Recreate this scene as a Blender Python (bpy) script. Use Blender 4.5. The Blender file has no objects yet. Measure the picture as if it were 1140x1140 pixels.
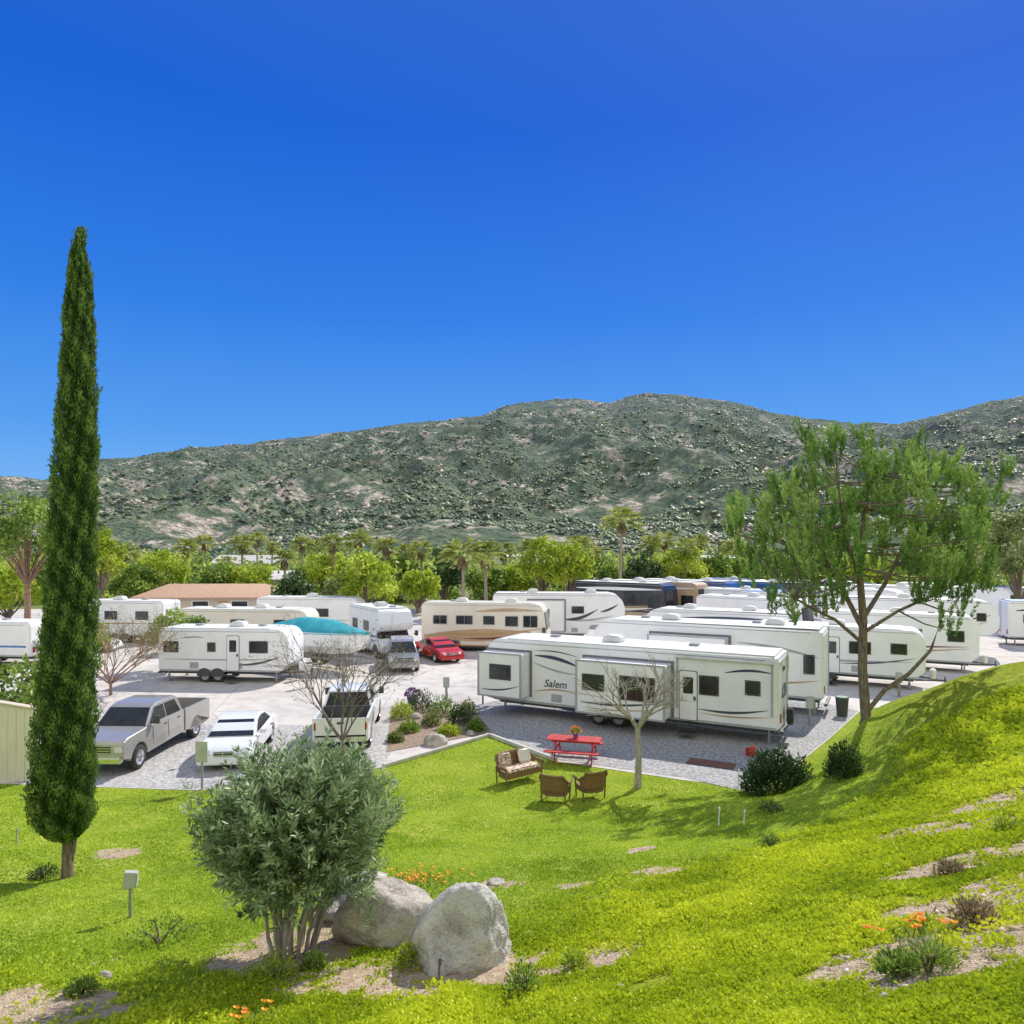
import bpy,bmesh,math,random
import numpy as np
from mathutils import Vector,Matrix,noise
R=math.radians
rng=np.random.default_rng(7); random.seed(7)
col=bpy.context.scene.collection
F=800.;HZ=610.;CX=570.;CH=7.5
def W(px,py,Y): return ((px-CX)/F*Y,Y,CH-(py-HZ)/F*Y)
def sm(t):
    t=np.clip(t,0,1); return t*t*(3-2*t)
# ---------------------------------------------------------------- terrain
ctl=[(0,1140,8.0),(300,1140,7.6),(570,1140,7.0),(850,1140,5.6),(1140,1140,4.2),
(0,1050,10.4),(325,1060,10),(570,1050,9.8),(850,1040,7.8),(1140,1040,5.6),
(75,975,14),(0,970,14.4),(325,975,13.4),(570,965,13.8),(650,960,14),(850,960,11.5),(1000,960,9.6),(1140,960,8),
(0,880,21.8),(220,885,21.2),(480,900,20),(650,900,20.3),(800,905,18.5),(900,885,18.6),(1000,890,15),(1140,880,12.5),
(1140,738,22),(1140,800,17.5),(1050,800,20),(1010,782,23.5),(975,835,22.5),(1060,762,23),(480,930,17.2),(650,930,17.2),(200,930,17.5)]
P=[W(*c) for c in ctl]+[(0,0,5.9),(-8,0,5.2),(-16,4,3.6),(-16,14,1.1),(8,0,6.9),(14,8,5.9),(22,12,6.8),(24,22,5.0),(26,30,2.2),
(-18,27,0),(-10,27,0),(0,29,0),(6,27,0),(10,28.5,.1),(13,30,.2),(17,34,.2),(24,40,0),(0,40,0),(-16,40,0)]
P=np.array(P)
def U(r2): return 0.5*r2*np.log(r2+1e-9)
n=len(P)
K=U(((P[:,None,:2]-P[None,:,:2])**2).sum(-1))+np.eye(n)*1.5
Q=np.c_[np.ones(n),P[:,:2]]
A_=np.block([[K,Q],[Q.T,np.zeros((3,3))]])
sol=np.linalg.solve(A_,np.r_[P[:,2],0,0,0]); wv=sol[:n]; av=sol[n:]
LXx=[-200,-60,-16,-9.7,-4.4,-0.9,1.56,5.5,7.6,9.6,12.3,16,24,40,100,3000]
LXy=[30,24,22.8,22.2,24.5,28.6,25.2,23.2,22.4,24.5,28,33,38,44,60,60]
def Lx(x): return np.interp(x,LXx,LXy)
def hgt(x,y):
    x=np.atleast_1d(np.asarray(x,float)); y=np.atleast_1d(np.asarray(y,float))
    xc=np.clip(x,-18,26); yc=np.clip(y,-3,44)
    z=av[0]+av[1]*xc+av[2]*yc
    for i in range(n): z=z+wv[i]*U((xc-P[i,0])**2+(yc-P[i,1])**2)
    z=z+0.05*np.sin(x*1.3+np.sin(y*.9))*np.sin(y*1.1+1)+0.025*np.sin(x*3.1+y*1.7)*np.sin(y*2.9-x)
    z=np.maximum(z,0.0)
    return z*sm((Lx(x)-y)/3.2)
def hz(x,y): return float(hgt(x,y)[0])
_Y=np.linspace(3,45,1700)
def G(px,py):
    X=(px-CX)/F*_Y; Z=CH-(py-HZ)/F*_Y; h=hgt(X,_Y)
    k=np.where(Z<=h)[0]
    if len(k)==0:
        Y=CH*F/(py-HZ); return Vector(((px-CX)/F*Y,Y,0.0))
    i=k[0]; return Vector((X[i],_Y[i],h[i]))
# ---------------------------------------------------------------- materials
M={}
def newmat(name):
    m=bpy.data.materials.new(name); m.use_nodes=True; nt=m.node_tree; nt.nodes.clear()
    return m,nt,nt.nodes,nt.links
def pm(key,c1,c2=None,scale=8,rough=.6,bump=0,metal=0,detail=6,spec=.5,coat=0,stretch=None,lo=.35,hi=.65):
    m,nt,N,L=newmat(key); c2=c2 or tuple(c*.86 for c in c1)
    tc=N.new('ShaderNodeTexCoord'); mp=N.new('ShaderNodeMapping'); L.new(tc.outputs['Object'],mp.inputs[0])
    if stretch: mp.inputs['Scale'].default_value=stretch
    no=N.new('ShaderNodeTexNoise'); no.inputs['Scale'].default_value=scale; no.inputs['Detail'].default_value=detail
    L.new(mp.outputs[0],no.inputs['Vector'])
    cr=N.new('ShaderNodeValToRGB'); cr.color_ramp.elements[0].position=lo; cr.color_ramp.elements[1].position=hi
    cr.color_ramp.elements[0].color=(*c2,1); cr.color_ramp.elements[1].color=(*c1,1)
    L.new(no.outputs[0],cr.inputs[0])
    b=N.new('ShaderNodeBsdfPrincipled'); o=N.new('ShaderNodeOutputMaterial')
    L.new(cr.outputs[0],b.inputs['Base Color']); b.inputs['Roughness'].default_value=rough; b.inputs['Metallic'].default_value=metal
    b.inputs['Specular IOR Level'].default_value=spec; b.inputs['Coat Weight'].default_value=coat
    if bump:
        bp=N.new('ShaderNodeBump'); bp.inputs['Strength'].default_value=bump; bp.inputs['Distance'].default_value=.05
        L.new(no.outputs[0],bp.inputs['Height']); L.new(bp.outputs[0],b.inputs['Normal'])
    L.new(b.outputs[0],o.inputs[0]); M[key]=m; return m
def leafmat(key,c1,c2,c3,trans=.3):
    m,nt,N,L=newmat(key)
    a=N.new('ShaderNodeAttribute'); a.attribute_name='var'
    cr=N.new('ShaderNodeValToRGB'); e=cr.color_ramp.elements; e[0].color=(*c1,1); e[1].color=(*c3,1); x=e.new(.5); x.color=(*c2,1)
    L.new(a.outputs['Fac'],cr.inputs[0])
    d=N.new('ShaderNodeBsdfPrincipled'); d.inputs['Roughness'].default_value=.55; d.inputs['Specular IOR Level'].default_value=.25
    L.new(cr.outputs[0],d.inputs['Base Color']); o=N.new('ShaderNodeOutputMaterial')
    if trans>0:
        t=N.new('ShaderNodeBsdfTranslucent'); mx=N.new('ShaderNodeMixShader'); mx.inputs[0].default_value=trans
        L.new(cr.outputs[0],t.inputs[0]); L.new(d.outputs[0],mx.inputs[1]); L.new(t.outputs[0],mx.inputs[2]); L.new(mx.outputs[0],o.inputs[0])
    else: L.new(d.outputs[0],o.inputs[0])
    M[key]=m; return m
pm('rv_white',(.90,.90,.90),(.84,.84,.84),1.2,.35)
pm('rv_cream',(.82,.77,.66),(.76,.71,.60),1.2,.35)
pm('rv_beige',(.55,.40,.25),(.48,.34,.21),1.2,.35)
pm('rv_roof',(.80,.80,.78),(.64,.64,.61),2,.6)
pm('blue_roof',(.08,.24,.58),(.05,.17,.45),2,.5)
pm('teal',(.06,.42,.46),(.03,.30,.35),2,.5)
pm('trim_grey',(.42,.43,.44),None,4,.45)
pm('gasket',(.20,.205,.21),None,4,.6)
pm('dark_grey',(.07,.075,.08),None,4,.5)
pm('navy',(.04,.06,.14),None,4,.4)
pm('tan_trim',(.52,.34,.16),None,4,.4)
pm('maroon',(.20,.05,.04),None,4,.4)
pm('glass',(.015,.018,.022),(.03,.035,.04),2,.08)
pm('window_tint',(.05,.055,.065),(.012,.014,.017),.8,.10)
pm('rubber',(.022,.022,.022),(.04,.038,.035),10,.8,.2)
pm('chrome',(.75,.76,.78),(.6,.6,.62),5,.22,metal=.9)
pm('paint_tan',(.47,.45,.41),(.42,.40,.37),2,.3,metal=.35,coat=.6)
pm('paint_white',(.88,.89,.90),(.83,.84,.85),2,.25,coat=.6)
pm('paint_red',(.60,.015,.012),(.50,.01,.01),2,.28,coat=.6)
pm('paint_dark',(.03,.035,.05),(.02,.025,.035),2,.25,coat=.6)
pm('paint_blue',(.03,.10,.28),None,2,.25,coat=.6)
pm('paint_silver',(.50,.52,.54),None,2,.25,metal=.4,coat=.6)
pm('lamp_clear',(.7,.72,.75),None,9,.1)
pm('lamp_red',(.45,.02,.02),None,9,.2)
pm('lamp_amber',(.7,.25,.03),None,9,.2)
pm('red_wood',(.62,.05,.045),(.44,.025,.025),6,.6,.2,stretch=(1,8,8))
pm('wicker',(.34,.20,.09),(.14,.075,.035),40,.7,.6)
pm('cushion',(.76,.66,.54),(.34,.20,.15),14,.9,lo=.45,hi=.55)
pm('bark',(.30,.23,.17),(.12,.09,.07),7,.95,1,stretch=(3,3,.6))
pm('bark_pale',(.52,.46,.40),(.30,.26,.22),6,.9,.7,stretch=(3,3,.7))
pm('bark_red',(.38,.24,.16),(.22,.13,.09),6,.9,.7)
pm('palm_bark',(.42,.35,.27),(.26,.21,.16),9,.95,.6)
def rockmat(key,c1,c2,c3):
    m,nt,N,L=newmat(key); tc=N.new('ShaderNodeTexCoord')
    a=N.new('ShaderNodeTexNoise'); a.inputs['Scale'].default_value=1.9; a.inputs['Detail'].default_value=14; a.inputs['Roughness'].default_value=.66; L.new(tc.outputs['Object'],a.inputs[0])
    f=N.new('ShaderNodeTexNoise'); f.inputs['Scale'].default_value=34; f.inputs['Detail'].default_value=6; L.new(tc.outputs['Object'],f.inputs[0])
    cr=N.new('ShaderNodeValToRGB'); e=cr.color_ramp.elements; e[0].position=.33; e[1].position=.68; e[0].color=(*c3,1); e[1].color=(*c1,1); q=e.new(.48); q.color=(*c2,1); L.new(a.outputs[0],cr.inputs[0])
    m2=N.new('ShaderNodeMix'); m2.data_type='RGBA'; m2.blend_type='OVERLAY'; m2.inputs[0].default_value=.6; L.new(cr.outputs[0],m2.inputs[6]); L.new(f.outputs[0],m2.inputs[7])
    b=N.new('ShaderNodeBsdfPrincipled'); b.inputs['Roughness'].default_value=.95; b.inputs['Specular IOR Level'].default_value=.2; L.new(m2.outputs[2],b.inputs['Base Color'])
    a2=N.new('ShaderNodeMath'); a2.operation='MULTIPLY_ADD'; L.new(f.outputs[0],a2.inputs[0]); a2.inputs[1].default_value=.25; L.new(a.outputs[0],a2.inputs[2])
    bp=N.new('ShaderNodeBump'); bp.inputs['Strength'].default_value=1; bp.inputs['Distance'].default_value=.11; L.new(a2.outputs[0],bp.inputs['Height']); L.new(bp.outputs[0],b.inputs['Normal'])
    o=N.new('ShaderNodeOutputMaterial'); L.new(b.outputs[0],o.inputs[0]); M[key]=m
rockmat('rock_grey',(.74,.71,.66),(.56,.535,.49),(.32,.30,.27)); rockmat('rock_tan',(.70,.63,.54),(.52,.465,.40),(.30,.26,.22))
pm('concrete',(.62,.59,.54),(.50,.48,.44),3,.9,.2)
pm('roof_tan',(.60,.50,.42),(.50,.41,.34),4,.85,.3)
pm('roof_tile',(.56,.36,.23),(.43,.27,.17),5,.85,.3)
pm('roof_pale',(.66,.62,.58),(.54,.51,.48),4,.85,.3)
pm('stucco',(.62,.54,.44),(.55,.47,.38),4,.9,.2)
pm('stucco_white',(.78,.78,.76),(.70,.70,.68),4,.9,.2)
pm('board_cream',(.78,.72,.62),(.68,.62,.53),3,.85,.3,stretch=(6,6,.4))
pm('green_paint',(.05,.16,.10),None,6,.5)
pm('grey_metal',(.35,.36,.36),(.28,.28,.28),8,.45,metal=.4)
pm('sign_grey',(.50,.52,.47),(.42,.44,.40),6,.6)
pm('mulch',(.38,.28,.19),(.20,.14,.10),14,.95,.8)
pm('purple',(.25,.08,.30),None,9,.7)
leafmat('lf_cypress',(.03,.07,.016),(.095,.18,.04),(.25,.37,.09),.18)
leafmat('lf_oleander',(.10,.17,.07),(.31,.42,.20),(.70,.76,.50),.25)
leafmat('lf_pine',(.05,.11,.03),(.20,.35,.08),(.52,.66,.20),.15)
leafmat('lf_green',(.07,.14,.02),(.22,.34,.05),(.46,.58,.13),.35)
leafmat('lf_yellow',(.18,.28,.02),(.42,.53,.05),(.70,.76,.13),.4)
leafmat('lf_dark',(.02,.05,.015),(.07,.13,.04),(.17,.26,.08),.2)
leafmat('lf_olive',(.10,.14,.04),(.25,.30,.10),(.46,.50,.21),.3)
leafmat('lf_belt',(.08,.14,.03),(.28,.39,.06),(.62,.70,.16),.35)
leafmat('lf_palm',(.12,.17,.03),(.30,.37,.08),(.60,.60,.20),.3)
leafmat('lf_dry',(.20,.14,.08),(.32,.24,.14),(.46,.37,.23),.2)
leafmat('lf_cover',(.24,.34,.015),(.50,.60,.025),(.74,.79,.05),.32)
leafmat('lf_grass',(.22,.34,.02),(.44,.59,.04),(.68,.77,.10),.32)
leafmat('lf_scrub',(.045,.078,.060),(.105,.150,.092),(.23,.28,.135),.0)
leafmat('lf_orange',(.80,.16,.01),(.9,.32,.01),(.95,.5,.02),.2)
leafmat('lf_rock',(.42,.35,.28),(.57,.49,.40),(.72,.64,.54),.0)
leafmat('lf_pebble',(.40,.31,.22),(.54,.44,.33),(.70,.60,.48),.0)
# ---------------------------------------------------------------- helpers
def tag(o,label=None,cat=None,group=None,kind=None):
    if label: o['label']=label
    if cat: o['category']=cat
    if group: o['group']=group
    if kind: o['kind']=kind
    return o
def thing(name,label,cat,loc=(0,0,0),rz=0,group=None):
    o=bpy.data.objects.new(name,None); o.empty_display_size=.2; col.objects.link(o); o.location=loc; o.rotation_euler=(0,0,rz)
    return tag(o,label,cat,group)
def mesh_np(name,V,Fc,mat,parent=None,var=None,smooth=False):
    V=np.asarray(V,np.float32); Fc=np.asarray(Fc,np.int32); k=Fc.shape[1]
    me=bpy.data.meshes.new(name); me.vertices.add(len(V)); me.vertices.foreach_set('co',V.ravel())
    me.loops.add(Fc.size); me.loops.foreach_set('vertex_index',Fc.ravel())
    me.polygons.add(len(Fc)); me.polygons.foreach_set('loop_start',np.arange(0,Fc.size,k,dtype=np.int32))
    me.polygons.foreach_set('loop_total',np.full(len(Fc),k,np.int32))
    if smooth: me.polygons.foreach_set('use_smooth',np.ones(len(Fc),bool))
    me.update(calc_edges=True)
    if var is not None:
        for nm,v in (var.items() if isinstance(var,dict) else [('var',var)]):
            a=me.attributes.new(nm,'FLOAT','POINT'); a.data.foreach_set('value',np.asarray(v,np.float32))
    me.materials.append(mat)
    o=bpy.data.objects.new(name,me); col.objects.link(o)
    if parent: o.parent=parent
    return o
def unit(a): return a/(np.linalg.norm(a,axis=-1,keepdims=True)+1e-9)
def rdir(n): return unit(rng.normal(size=(n,3)))
class Leaves:
    def __init__(s): s.V=[];s.v=[];s.c=0
    def add(s,c,ax,ln,wd,var,side=None):
        c=np.asarray(c,float); n=len(c); ax=unit(np.asarray(ax,float))
        ln=np.broadcast_to(ln,(n,))[:,None]; wd=np.broadcast_to(wd,(n,))[:,None]
        if side is None: side=rdir(n)
        sd=unit(np.cross(ax,side))*wd/2
        V=np.stack([c,c+ax*ln*.5+sd,c+ax*ln,c+ax*ln*.5-sd],1).reshape(-1,3)
        s.V.append(V); s.v.append(np.repeat(np.broadcast_to(var,(n,)),4))
    def build(s,name,mat,parent=None):
        V=np.concatenate(s.V); v=np.clip(np.concatenate(s.v),0,1)
        return mesh_np(name,V,np.arange(len(V)).reshape(-1,4),mat,parent,v)
class MB:
    def __init__(s): s.v=[];s.f=[]
    def add(s,vs,fs):
        o=len(s.v); s.v+=[tuple(v) for v in vs]; s.f+=[[i+o for i in f] for f in fs]; return s
    def box(s,x0,x1,y0,y1,z0,z1):
        return s.add([(x,y,z) for x in (x0,x1) for y in (y0,y1) for z in (z0,z1)],[(0,1,3,2),(4,6,7,5),(0,4,5,1),(2,3,7,6),(0,2,6,4),(1,5,7,3)])
    def prism(s,pr,y0,y1):
        k=len(pr); return s.add([(x,y0,z) for x,z in pr]+[(x,y1,z) for x,z in pr],[list(range(k)),list(range(2*k-1,k-1,-1))]+[(i,i+k,(i+1)%k+k,(i+1)%k) for i in range(k)])
    def tprism(s,pr,hw):
        k=len(pr); return s.add([(x,-hw(z),z) for x,z in pr]+[(x,hw(z),z) for x,z in pr],[list(range(k)),list(range(2*k-1,k-1,-1))]+[(i,i+k,(i+1)%k+k,(i+1)%k) for i in range(k)])
    def plate(s,pts,t):
        p=[Vector(q) for q in pts]; nn=Vector((0,0,0))
        for i in range(len(p)): nn+=p[i].cross(p[(i+1)%len(p)])
        nn.normalize(); k=len(p)
        return s.add([q-nn*t for q in p]+[q+nn*t for q in p],[list(range(k-1,-1,-1)),list(range(k,2*k))]+[(i,(i+1)%k,(i+1)%k+k,i+k) for i in range(k)])
    def tube(s,pts,rad,n=6):
        p=[Vector(q) for q in pts]; m=len(p); vs=[]
        for i in range(m):
            d=(p[min(i+1,m-1)]-p[max(i-1,0)]).normalized(); a=Vector((0,0,1)) if abs(d.z)<.9 else Vector((1,0,0))
            u=d.cross(a).normalized(); w=d.cross(u); r=rad[i] if hasattr(rad,'__len__') else rad
            for j in range(n):
                t=2*math.pi*j/n; vs.append(p[i]+(u*math.cos(t)+w*math.sin(t))*r)
        fs=[(i*n+j,i*n+(j+1)%n,(i+1)*n+(j+1)%n,(i+1)*n+j) for i in range(m-1) for j in range(n)]
        fs+=[list(range(n-1,-1,-1)),list(range((m-1)*n,m*n))]
        return s.add(vs,fs)
    def ylathe(s,c,pr,n=20):
        vs=[];k=len(pr)
        for y,r in pr:
            for j in range(n):
                t=2*math.pi*j/n; vs.append((c[0]+r*math.cos(t),c[1]+y,c[2]+r*math.sin(t)))
        return s.add(vs,[(i*n+j,i*n+(j+1)%n,(i+1)*n+(j+1)%n,(i+1)*n+j) for i in range(k-1) for j in range(n)])
    def rrect(s,x0,x1,z0,z1,y0,y1,r=.08):
        r=min(r,(x1-x0)*.45,(z1-z0)*.45); pr=[]
        for cx,cz,a0 in ((x1-r,z1-r,0),(x0+r,z1-r,90),(x0+r,z0+r,180),(x1-r,z0+r,270)):
            for a in (0,30,60,90): pr.append((cx+r*math.cos(R(a0+a)),cz+r*math.sin(R(a0+a))))
        return s.prism(pr,y0,y1)
    def build(s,name,mat,parent=None,bevel=0,seg=2,ang=38):
        me=bpy.data.meshes.new(name); bm=bmesh.new()
        vs=[bm.verts.new(v) for v in s.v]
        for f in s.f:
            try: bm.faces.new([vs[i] for i in f])
            except ValueError: pass
        bmesh.ops.recalc_face_normals(bm,faces=bm.faces)
        if bevel:
            ed=[e for e in bm.edges if len(e.link_faces)==2 and e.calc_face_angle(0)>R(25)]
            bmesh.ops.bevel(bm,geom=ed,offset=bevel,segments=seg,affect='EDGES',clamp_overlap=True)
        for f in bm.faces: f.smooth=True
        bm.to_mesh(me); bm.free()
        me.set_sharp_from_angle(angle=R(ang)); me.materials.append(mat)
        o=bpy.data.objects.new(name,me); col.objects.link(o)
        if parent: o.parent=parent
        return o
def lettering(text,size,mat,parent,loc,rot,shear=.25):
    cu=bpy.data.curves.new('lettering','FONT'); cu.body=text; cu.size=size; cu.shear=shear; cu.extrude=.004; cu.offset=.006*size*2
    ob=bpy.data.objects.new('lettering_tmp',cu); col.objects.link(ob)
    dg=bpy.context.evaluated_depsgraph_get(); me=bpy.data.meshes.new_from_object(ob.evaluated_get(dg))
    bpy.data.objects.remove(ob); me.materials.clear(); me.materials.append(mat)
    o=bpy.data.objects.new('lettering',me); col.objects.link(o); o.parent=parent; o.location=loc; o.rotation_euler=rot; return o
# ---------------------------------------------------------------- masks
dirt_px=[(1130,890,1.0,.36),(1085,922,.55,.2),(1105,952,1.0,.24),(1040,968,.5,.15),(1135,990,.8,.3),(1075,1003,.7,.2),(1010,1055,.6,.2),(1110,1050,.7,.28),(985,1075,.4,.14),(1010,925,.55,.15),(1060,1075,.5,.16),
(45,1124,.8,.28),(470,1088,.75,.34),(560,1078,.7,.3),(650,1068,.5,.24),(320,1060,.8,.38),(380,1088,.6,.25),
(735,970,.35,.2),(560,985,.3,.13),(130,950,.45,.2),(960,1010,.16,.1),(420,1032,.9,.42),(715,945,.25,.12),(640,985,.2,.1),(520,1005,.3,.12)]
dirtE=[]
for px,py,rx,ry in dirt_px:
    g=G(px,py); dirtE.append((g.x,g.y,rx,ry*1.6))
def nzarr(x,y,s,seed=0.,oc=4): return np.array([noise.fractal(Vector((a*s,b*s,seed)),.8,2.1,oc) for a,b in zip(x,y)])
def dirtm(x,y):
    m=np.zeros_like(x)
    for ex,ey,rx,ry in dirtE: m=np.maximum(m,np.clip(1.5-(((x-ex)/rx)**2+((y-ey)/ry)**2)*.55,0,1))
    k=m>0; 
    if k.any(): m[k]=np.clip(m[k]*.85+.8*nzarr(x[k],y[k],2.3,4.2)+.4*nzarr(x[k],y[k],7.3,1.2,2),0,1)*np.clip(m[k]*2,0,1)
    return m
def coverm(x,y,h): return sm((h-1.75)/.7)
def wob(x,y): return .5+.25*np.sin(x*2.3+1.7*np.sin(y*1.9))+.25*np.sin(y*3.1+2*np.sin(x*1.3+.7))
gx=np.arange(-26,26,.12); gy=np.arange(0,32,.12); GX,GY=np.meshgrid(gx,gy)
NG=nzarr(GX.ravel(),GY.ravel(),.55,1.7,5).reshape(GX.shape)
def fn(x,y,off=0):
    i=np.clip(((y+off)%31.5/.12).astype(int),0,len(gy)-1); j=np.clip(((x+26)/.12).astype(int),0,len(gx)-1); return NG[i,j]
# ---------------------------------------------------------------- ground
def axis(a,b,st,far0,far1,k=22):
    mid=np.arange(a,b+1e-6,st); l=a-np.geomspace(1,a-far0,k)[::-1]; r=b+np.geomspace(1,far1-b,k); return np.r_[l,mid,r]
xs=axis(-18,22,.14,-4000,4000); ys=axis(2,36,.14,-300,5000)
XX,YY=np.meshgrid(xs,ys); x=XX.ravel(); y=YY.ravel(); z=hgt(x,y)
nx,ny=len(xs),len(ys); ii=np.arange(nx*ny).reshape(ny,nx)
Fq=np.stack([ii[:-1,:-1],ii[:-1,1:],ii[1:,1:],ii[1:,:-1]],-1).reshape(-1,4)
m,nt,N,L=newmat('ground'); M['ground']=m
tc=N.new('ShaderNodeTexCoord')
def nz(sc,det=8):
    q=N.new('ShaderNodeTexNoise'); q.inputs['Scale'].default_value=sc; q.inputs['Detail'].default_value=det; L.new(tc.outputs['Object'],q.inputs['Vector']); return q
def ramp(src,stops):
    c=N.new('ShaderNodeValToRGB'); e=c.color_ramp.elements
    e[0].position=stops[0][0]; e[0].color=(*stops[0][1],1); e[1].position=stops[-1][0]; e[1].color=(*stops[-1][1],1)
    for p,cc in stops[1:-1]: q=e.new(p); q.color=(*cc,1)
    L.new(src,c.inputs[0]); return c
def mix(f,a,b):
    q=N.new('ShaderNodeMix'); q.data_type='RGBA'; 
    if isinstance(f,float): q.inputs[0].default_value=f
    else: L.new(f,q.inputs[0])
    for i,v in ((6,a),(7,b)):
        if isinstance(v,tuple): q.inputs[i].default_value=(*v,1)
        else: L.new(v,q.inputs[i])
    return q.outputs[2]
def at(nm):
    q=N.new('ShaderNodeAttribute'); q.attribute_name=nm; return q.outputs['Fac']
def mth(op,a,b):
    q=N.new('ShaderNodeMath'); q.operation=op; q.use_clamp=False
    for i,v in enumerate((a,b)):
        if isinstance(v,(int,float)): q.inputs[i].default_value=v
        else: L.new(v,q.inputs[i])
    return q.outputs[0]
n1=nz(.55,5); n2=nz(9,8); n3=nz(38,4); n4=nz(2.2,8)
lawn=mix(n3.outputs[0],ramp(n1.outputs[0],[(.32,(.18,.30,.02)),(.5,(.34,.46,.035)),(.66,(.50,.56,.07))]).outputs[0],ramp(n2.outputs[0],[(.35,(.18,.30,.02)),(.65,(.50,.59,.07))]).outputs[0])
cov=mix(n3.outputs[0],ramp(n4.outputs[0],[(.3,(.18,.26,.015)),(.7,(.44,.49,.03))]).outputs[0],ramp(n2.outputs[0],[(.35,(.16,.22,.012)),(.65,(.52,.58,.04))]).outputs[0])
dirt=mix(n3.outputs[0],ramp(n4.outputs[0],[(.3,(.48,.35,.22)),(.7,(.72,.57,.40))]).outputs[0],ramp(n2.outputs[0],[(.35,(.38,.27,.17)),(.65,(.78,.63,.45))]).outputs[0])
far=mix(n2.outputs[0],ramp(nz(.03,8).outputs[0],[(.35,(.18,.25,.05)),(.5,(.29,.33,.11)),(.65,(.44,.40,.24))]).outputs[0],ramp(nz(.12,6).outputs[0],[(.4,(.15,.22,.05)),(.6,(.36,.38,.18))]).outputs[0])
c=mix(at('cover'),lawn,cov)
df=mth('ADD',at('dirt'),mth('ADD',mth('MULTIPLY',mth('SUBTRACT',n4.outputs[0],.5),1.3),mth('MULTIPLY',mth('SUBTRACT',n2.outputs[0],.5),1.6)))
dr=ramp(df,[(.30,(0,0,0)),(.62,(1,1,1))])
c=mix(dr.outputs[0],c,dirt); c=mix(at('far'),c,far)
b=N.new('ShaderNodeBsdfPrincipled'); b.inputs['Roughness'].default_value=.95; b.inputs['Specular IOR Level'].default_value=.1
L.new(c,b.inputs['Base Color']); bp=N.new('ShaderNodeBump'); bp.inputs['Strength'].default_value=.9; bp.inputs['Distance'].default_value=.08
L.new(mth('ADD',n2.outputs[0],n3.outputs[0]),bp.inputs['Height']); L.new(bp.outputs[0],b.inputs['Normal'])
o=N.new('ShaderNodeOutputMaterial'); L.new(b.outputs[0],o.inputs[0])
ground=mesh_np('ground',np.c_[x,y,z],Fq,M['ground'],None,{'dirt':dirtm(x,y),'cover':coverm(x,y,z),'far':sm((y-Lx(x))/1.0)},True)
tag(ground,kind='structure')
def sheet(name,pts,z,mat):
    o=MB(); o.add([(p[0],p[1],z) for p in pts],[list(range(len(pts)))]); r=o.build(name,mat); tag(r,kind='structure'); return r
m,nt,N,L=newmat('asphalt'); M['asphalt']=m; tc=N.new('ShaderNodeTexCoord')
q1=nz(.22,10); q2=nz(1.3,12); q3=nz(30,4)
vo=N.new('ShaderNodeTexVoronoi'); vo.feature='DISTANCE_TO_EDGE'; vo.inputs['Scale'].default_value=.22; wq=mix(.18,tc.outputs['Object'],q2.outputs[1]); L.new(wq,vo.inputs[0])
c=mix(.5,ramp(q1.outputs[0],[(.36,(.44,.40,.36)),(.6,(.70,.65,.58))]).outputs[0],ramp(q2.outputs[0],[(.33,(.37,.34,.31)),(.5,(.60,.56,.51)),(.7,(.72,.67,.61))]).outputs[0])
cm_=N.new('ShaderNodeMix'); cm_.data_type='RGBA'; cm_.blend_type='MULTIPLY'; cm_.inputs[0].default_value=.5; L.new(c,cm_.inputs[6]); L.new(ramp(vo.outputs[0],[(0.,(.4,.4,.4)),(.012,(1,1,1))]).outputs[0],cm_.inputs[7])
c=mix(.25,cm_.outputs[2],ramp(q3.outputs[0],[(.3,(.32,.30,.28)),(.7,(.80,.75,.69))]).outputs[0])
b=N.new('ShaderNodeBsdfPrincipled'); b.inputs['Roughness'].default_value=.95; b.inputs['Specular IOR Level'].default_value=.15; L.new(c,b.inputs['Base Color']); o=N.new('ShaderNodeOutputMaterial'); L.new(b.outputs[0],o.inputs[0])
pm('gravel_grey',(.50,.49,.48),(.22,.215,.21),9,.95,.8,detail=12)
pm('gravel_light',(.58,.56,.54),(.30,.29,.28),8,.95,.8,detail=12)
edge=[(-90,26)]+[(LXx[i],LXy[i]) for i in range(2,12)]+[(24,38),(40,44),(70,52)]
sheet('parking_lot',edge+[(90,88),(-60,88),(-95,70)],.012,M['asphalt'])
def gp(px,py): 
    Y=CH*F/(py-HZ); return ((px-CX)/F*Y,Y)
sheet('gravel_pad',[gp(548,817),gp(620,846),gp(760,866),gp(848,886),(9.6,24.6),(12.3,28.1),(15.9,33),(14.5,36),(12,38),(3,39),(-2.5,33.5),(-1.6,30)],.018,M['gravel_grey'])
sheet('gravel_bay',[(-16,22.9),(-9.7,22.3),(-4.5,24.6),(-4.2,29),(-5,30.2),(-14.5,30.5),(-17,28)],.018,M['gravel_light'])
kb=MB(); kp=[(-4.4,24.5),(-.9,28.6),(1.56,25.2)]
for a,b_ in zip(kp[:-1],kp[1:]):
    d=(Vector(b_)-Vector(a)); L_=d.length; d.normalize(); q=Vector((-d.y,d.x))*.07
    p=[Vector(a)+q,Vector(b_)+q,Vector(b_)-q,Vector(a)-q]
    kb.add([(v.x,v.y,0) for v in p]+[(v.x,v.y,.13) for v in p],[(3,2,1,0),(4,5,6,7),(0,1,5,4),(1,2,6,5),(2,3,7,6),(3,0,4,7)])
tag(kb.build('kerb',M['concrete'],None,.015),kind='structure')
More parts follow.
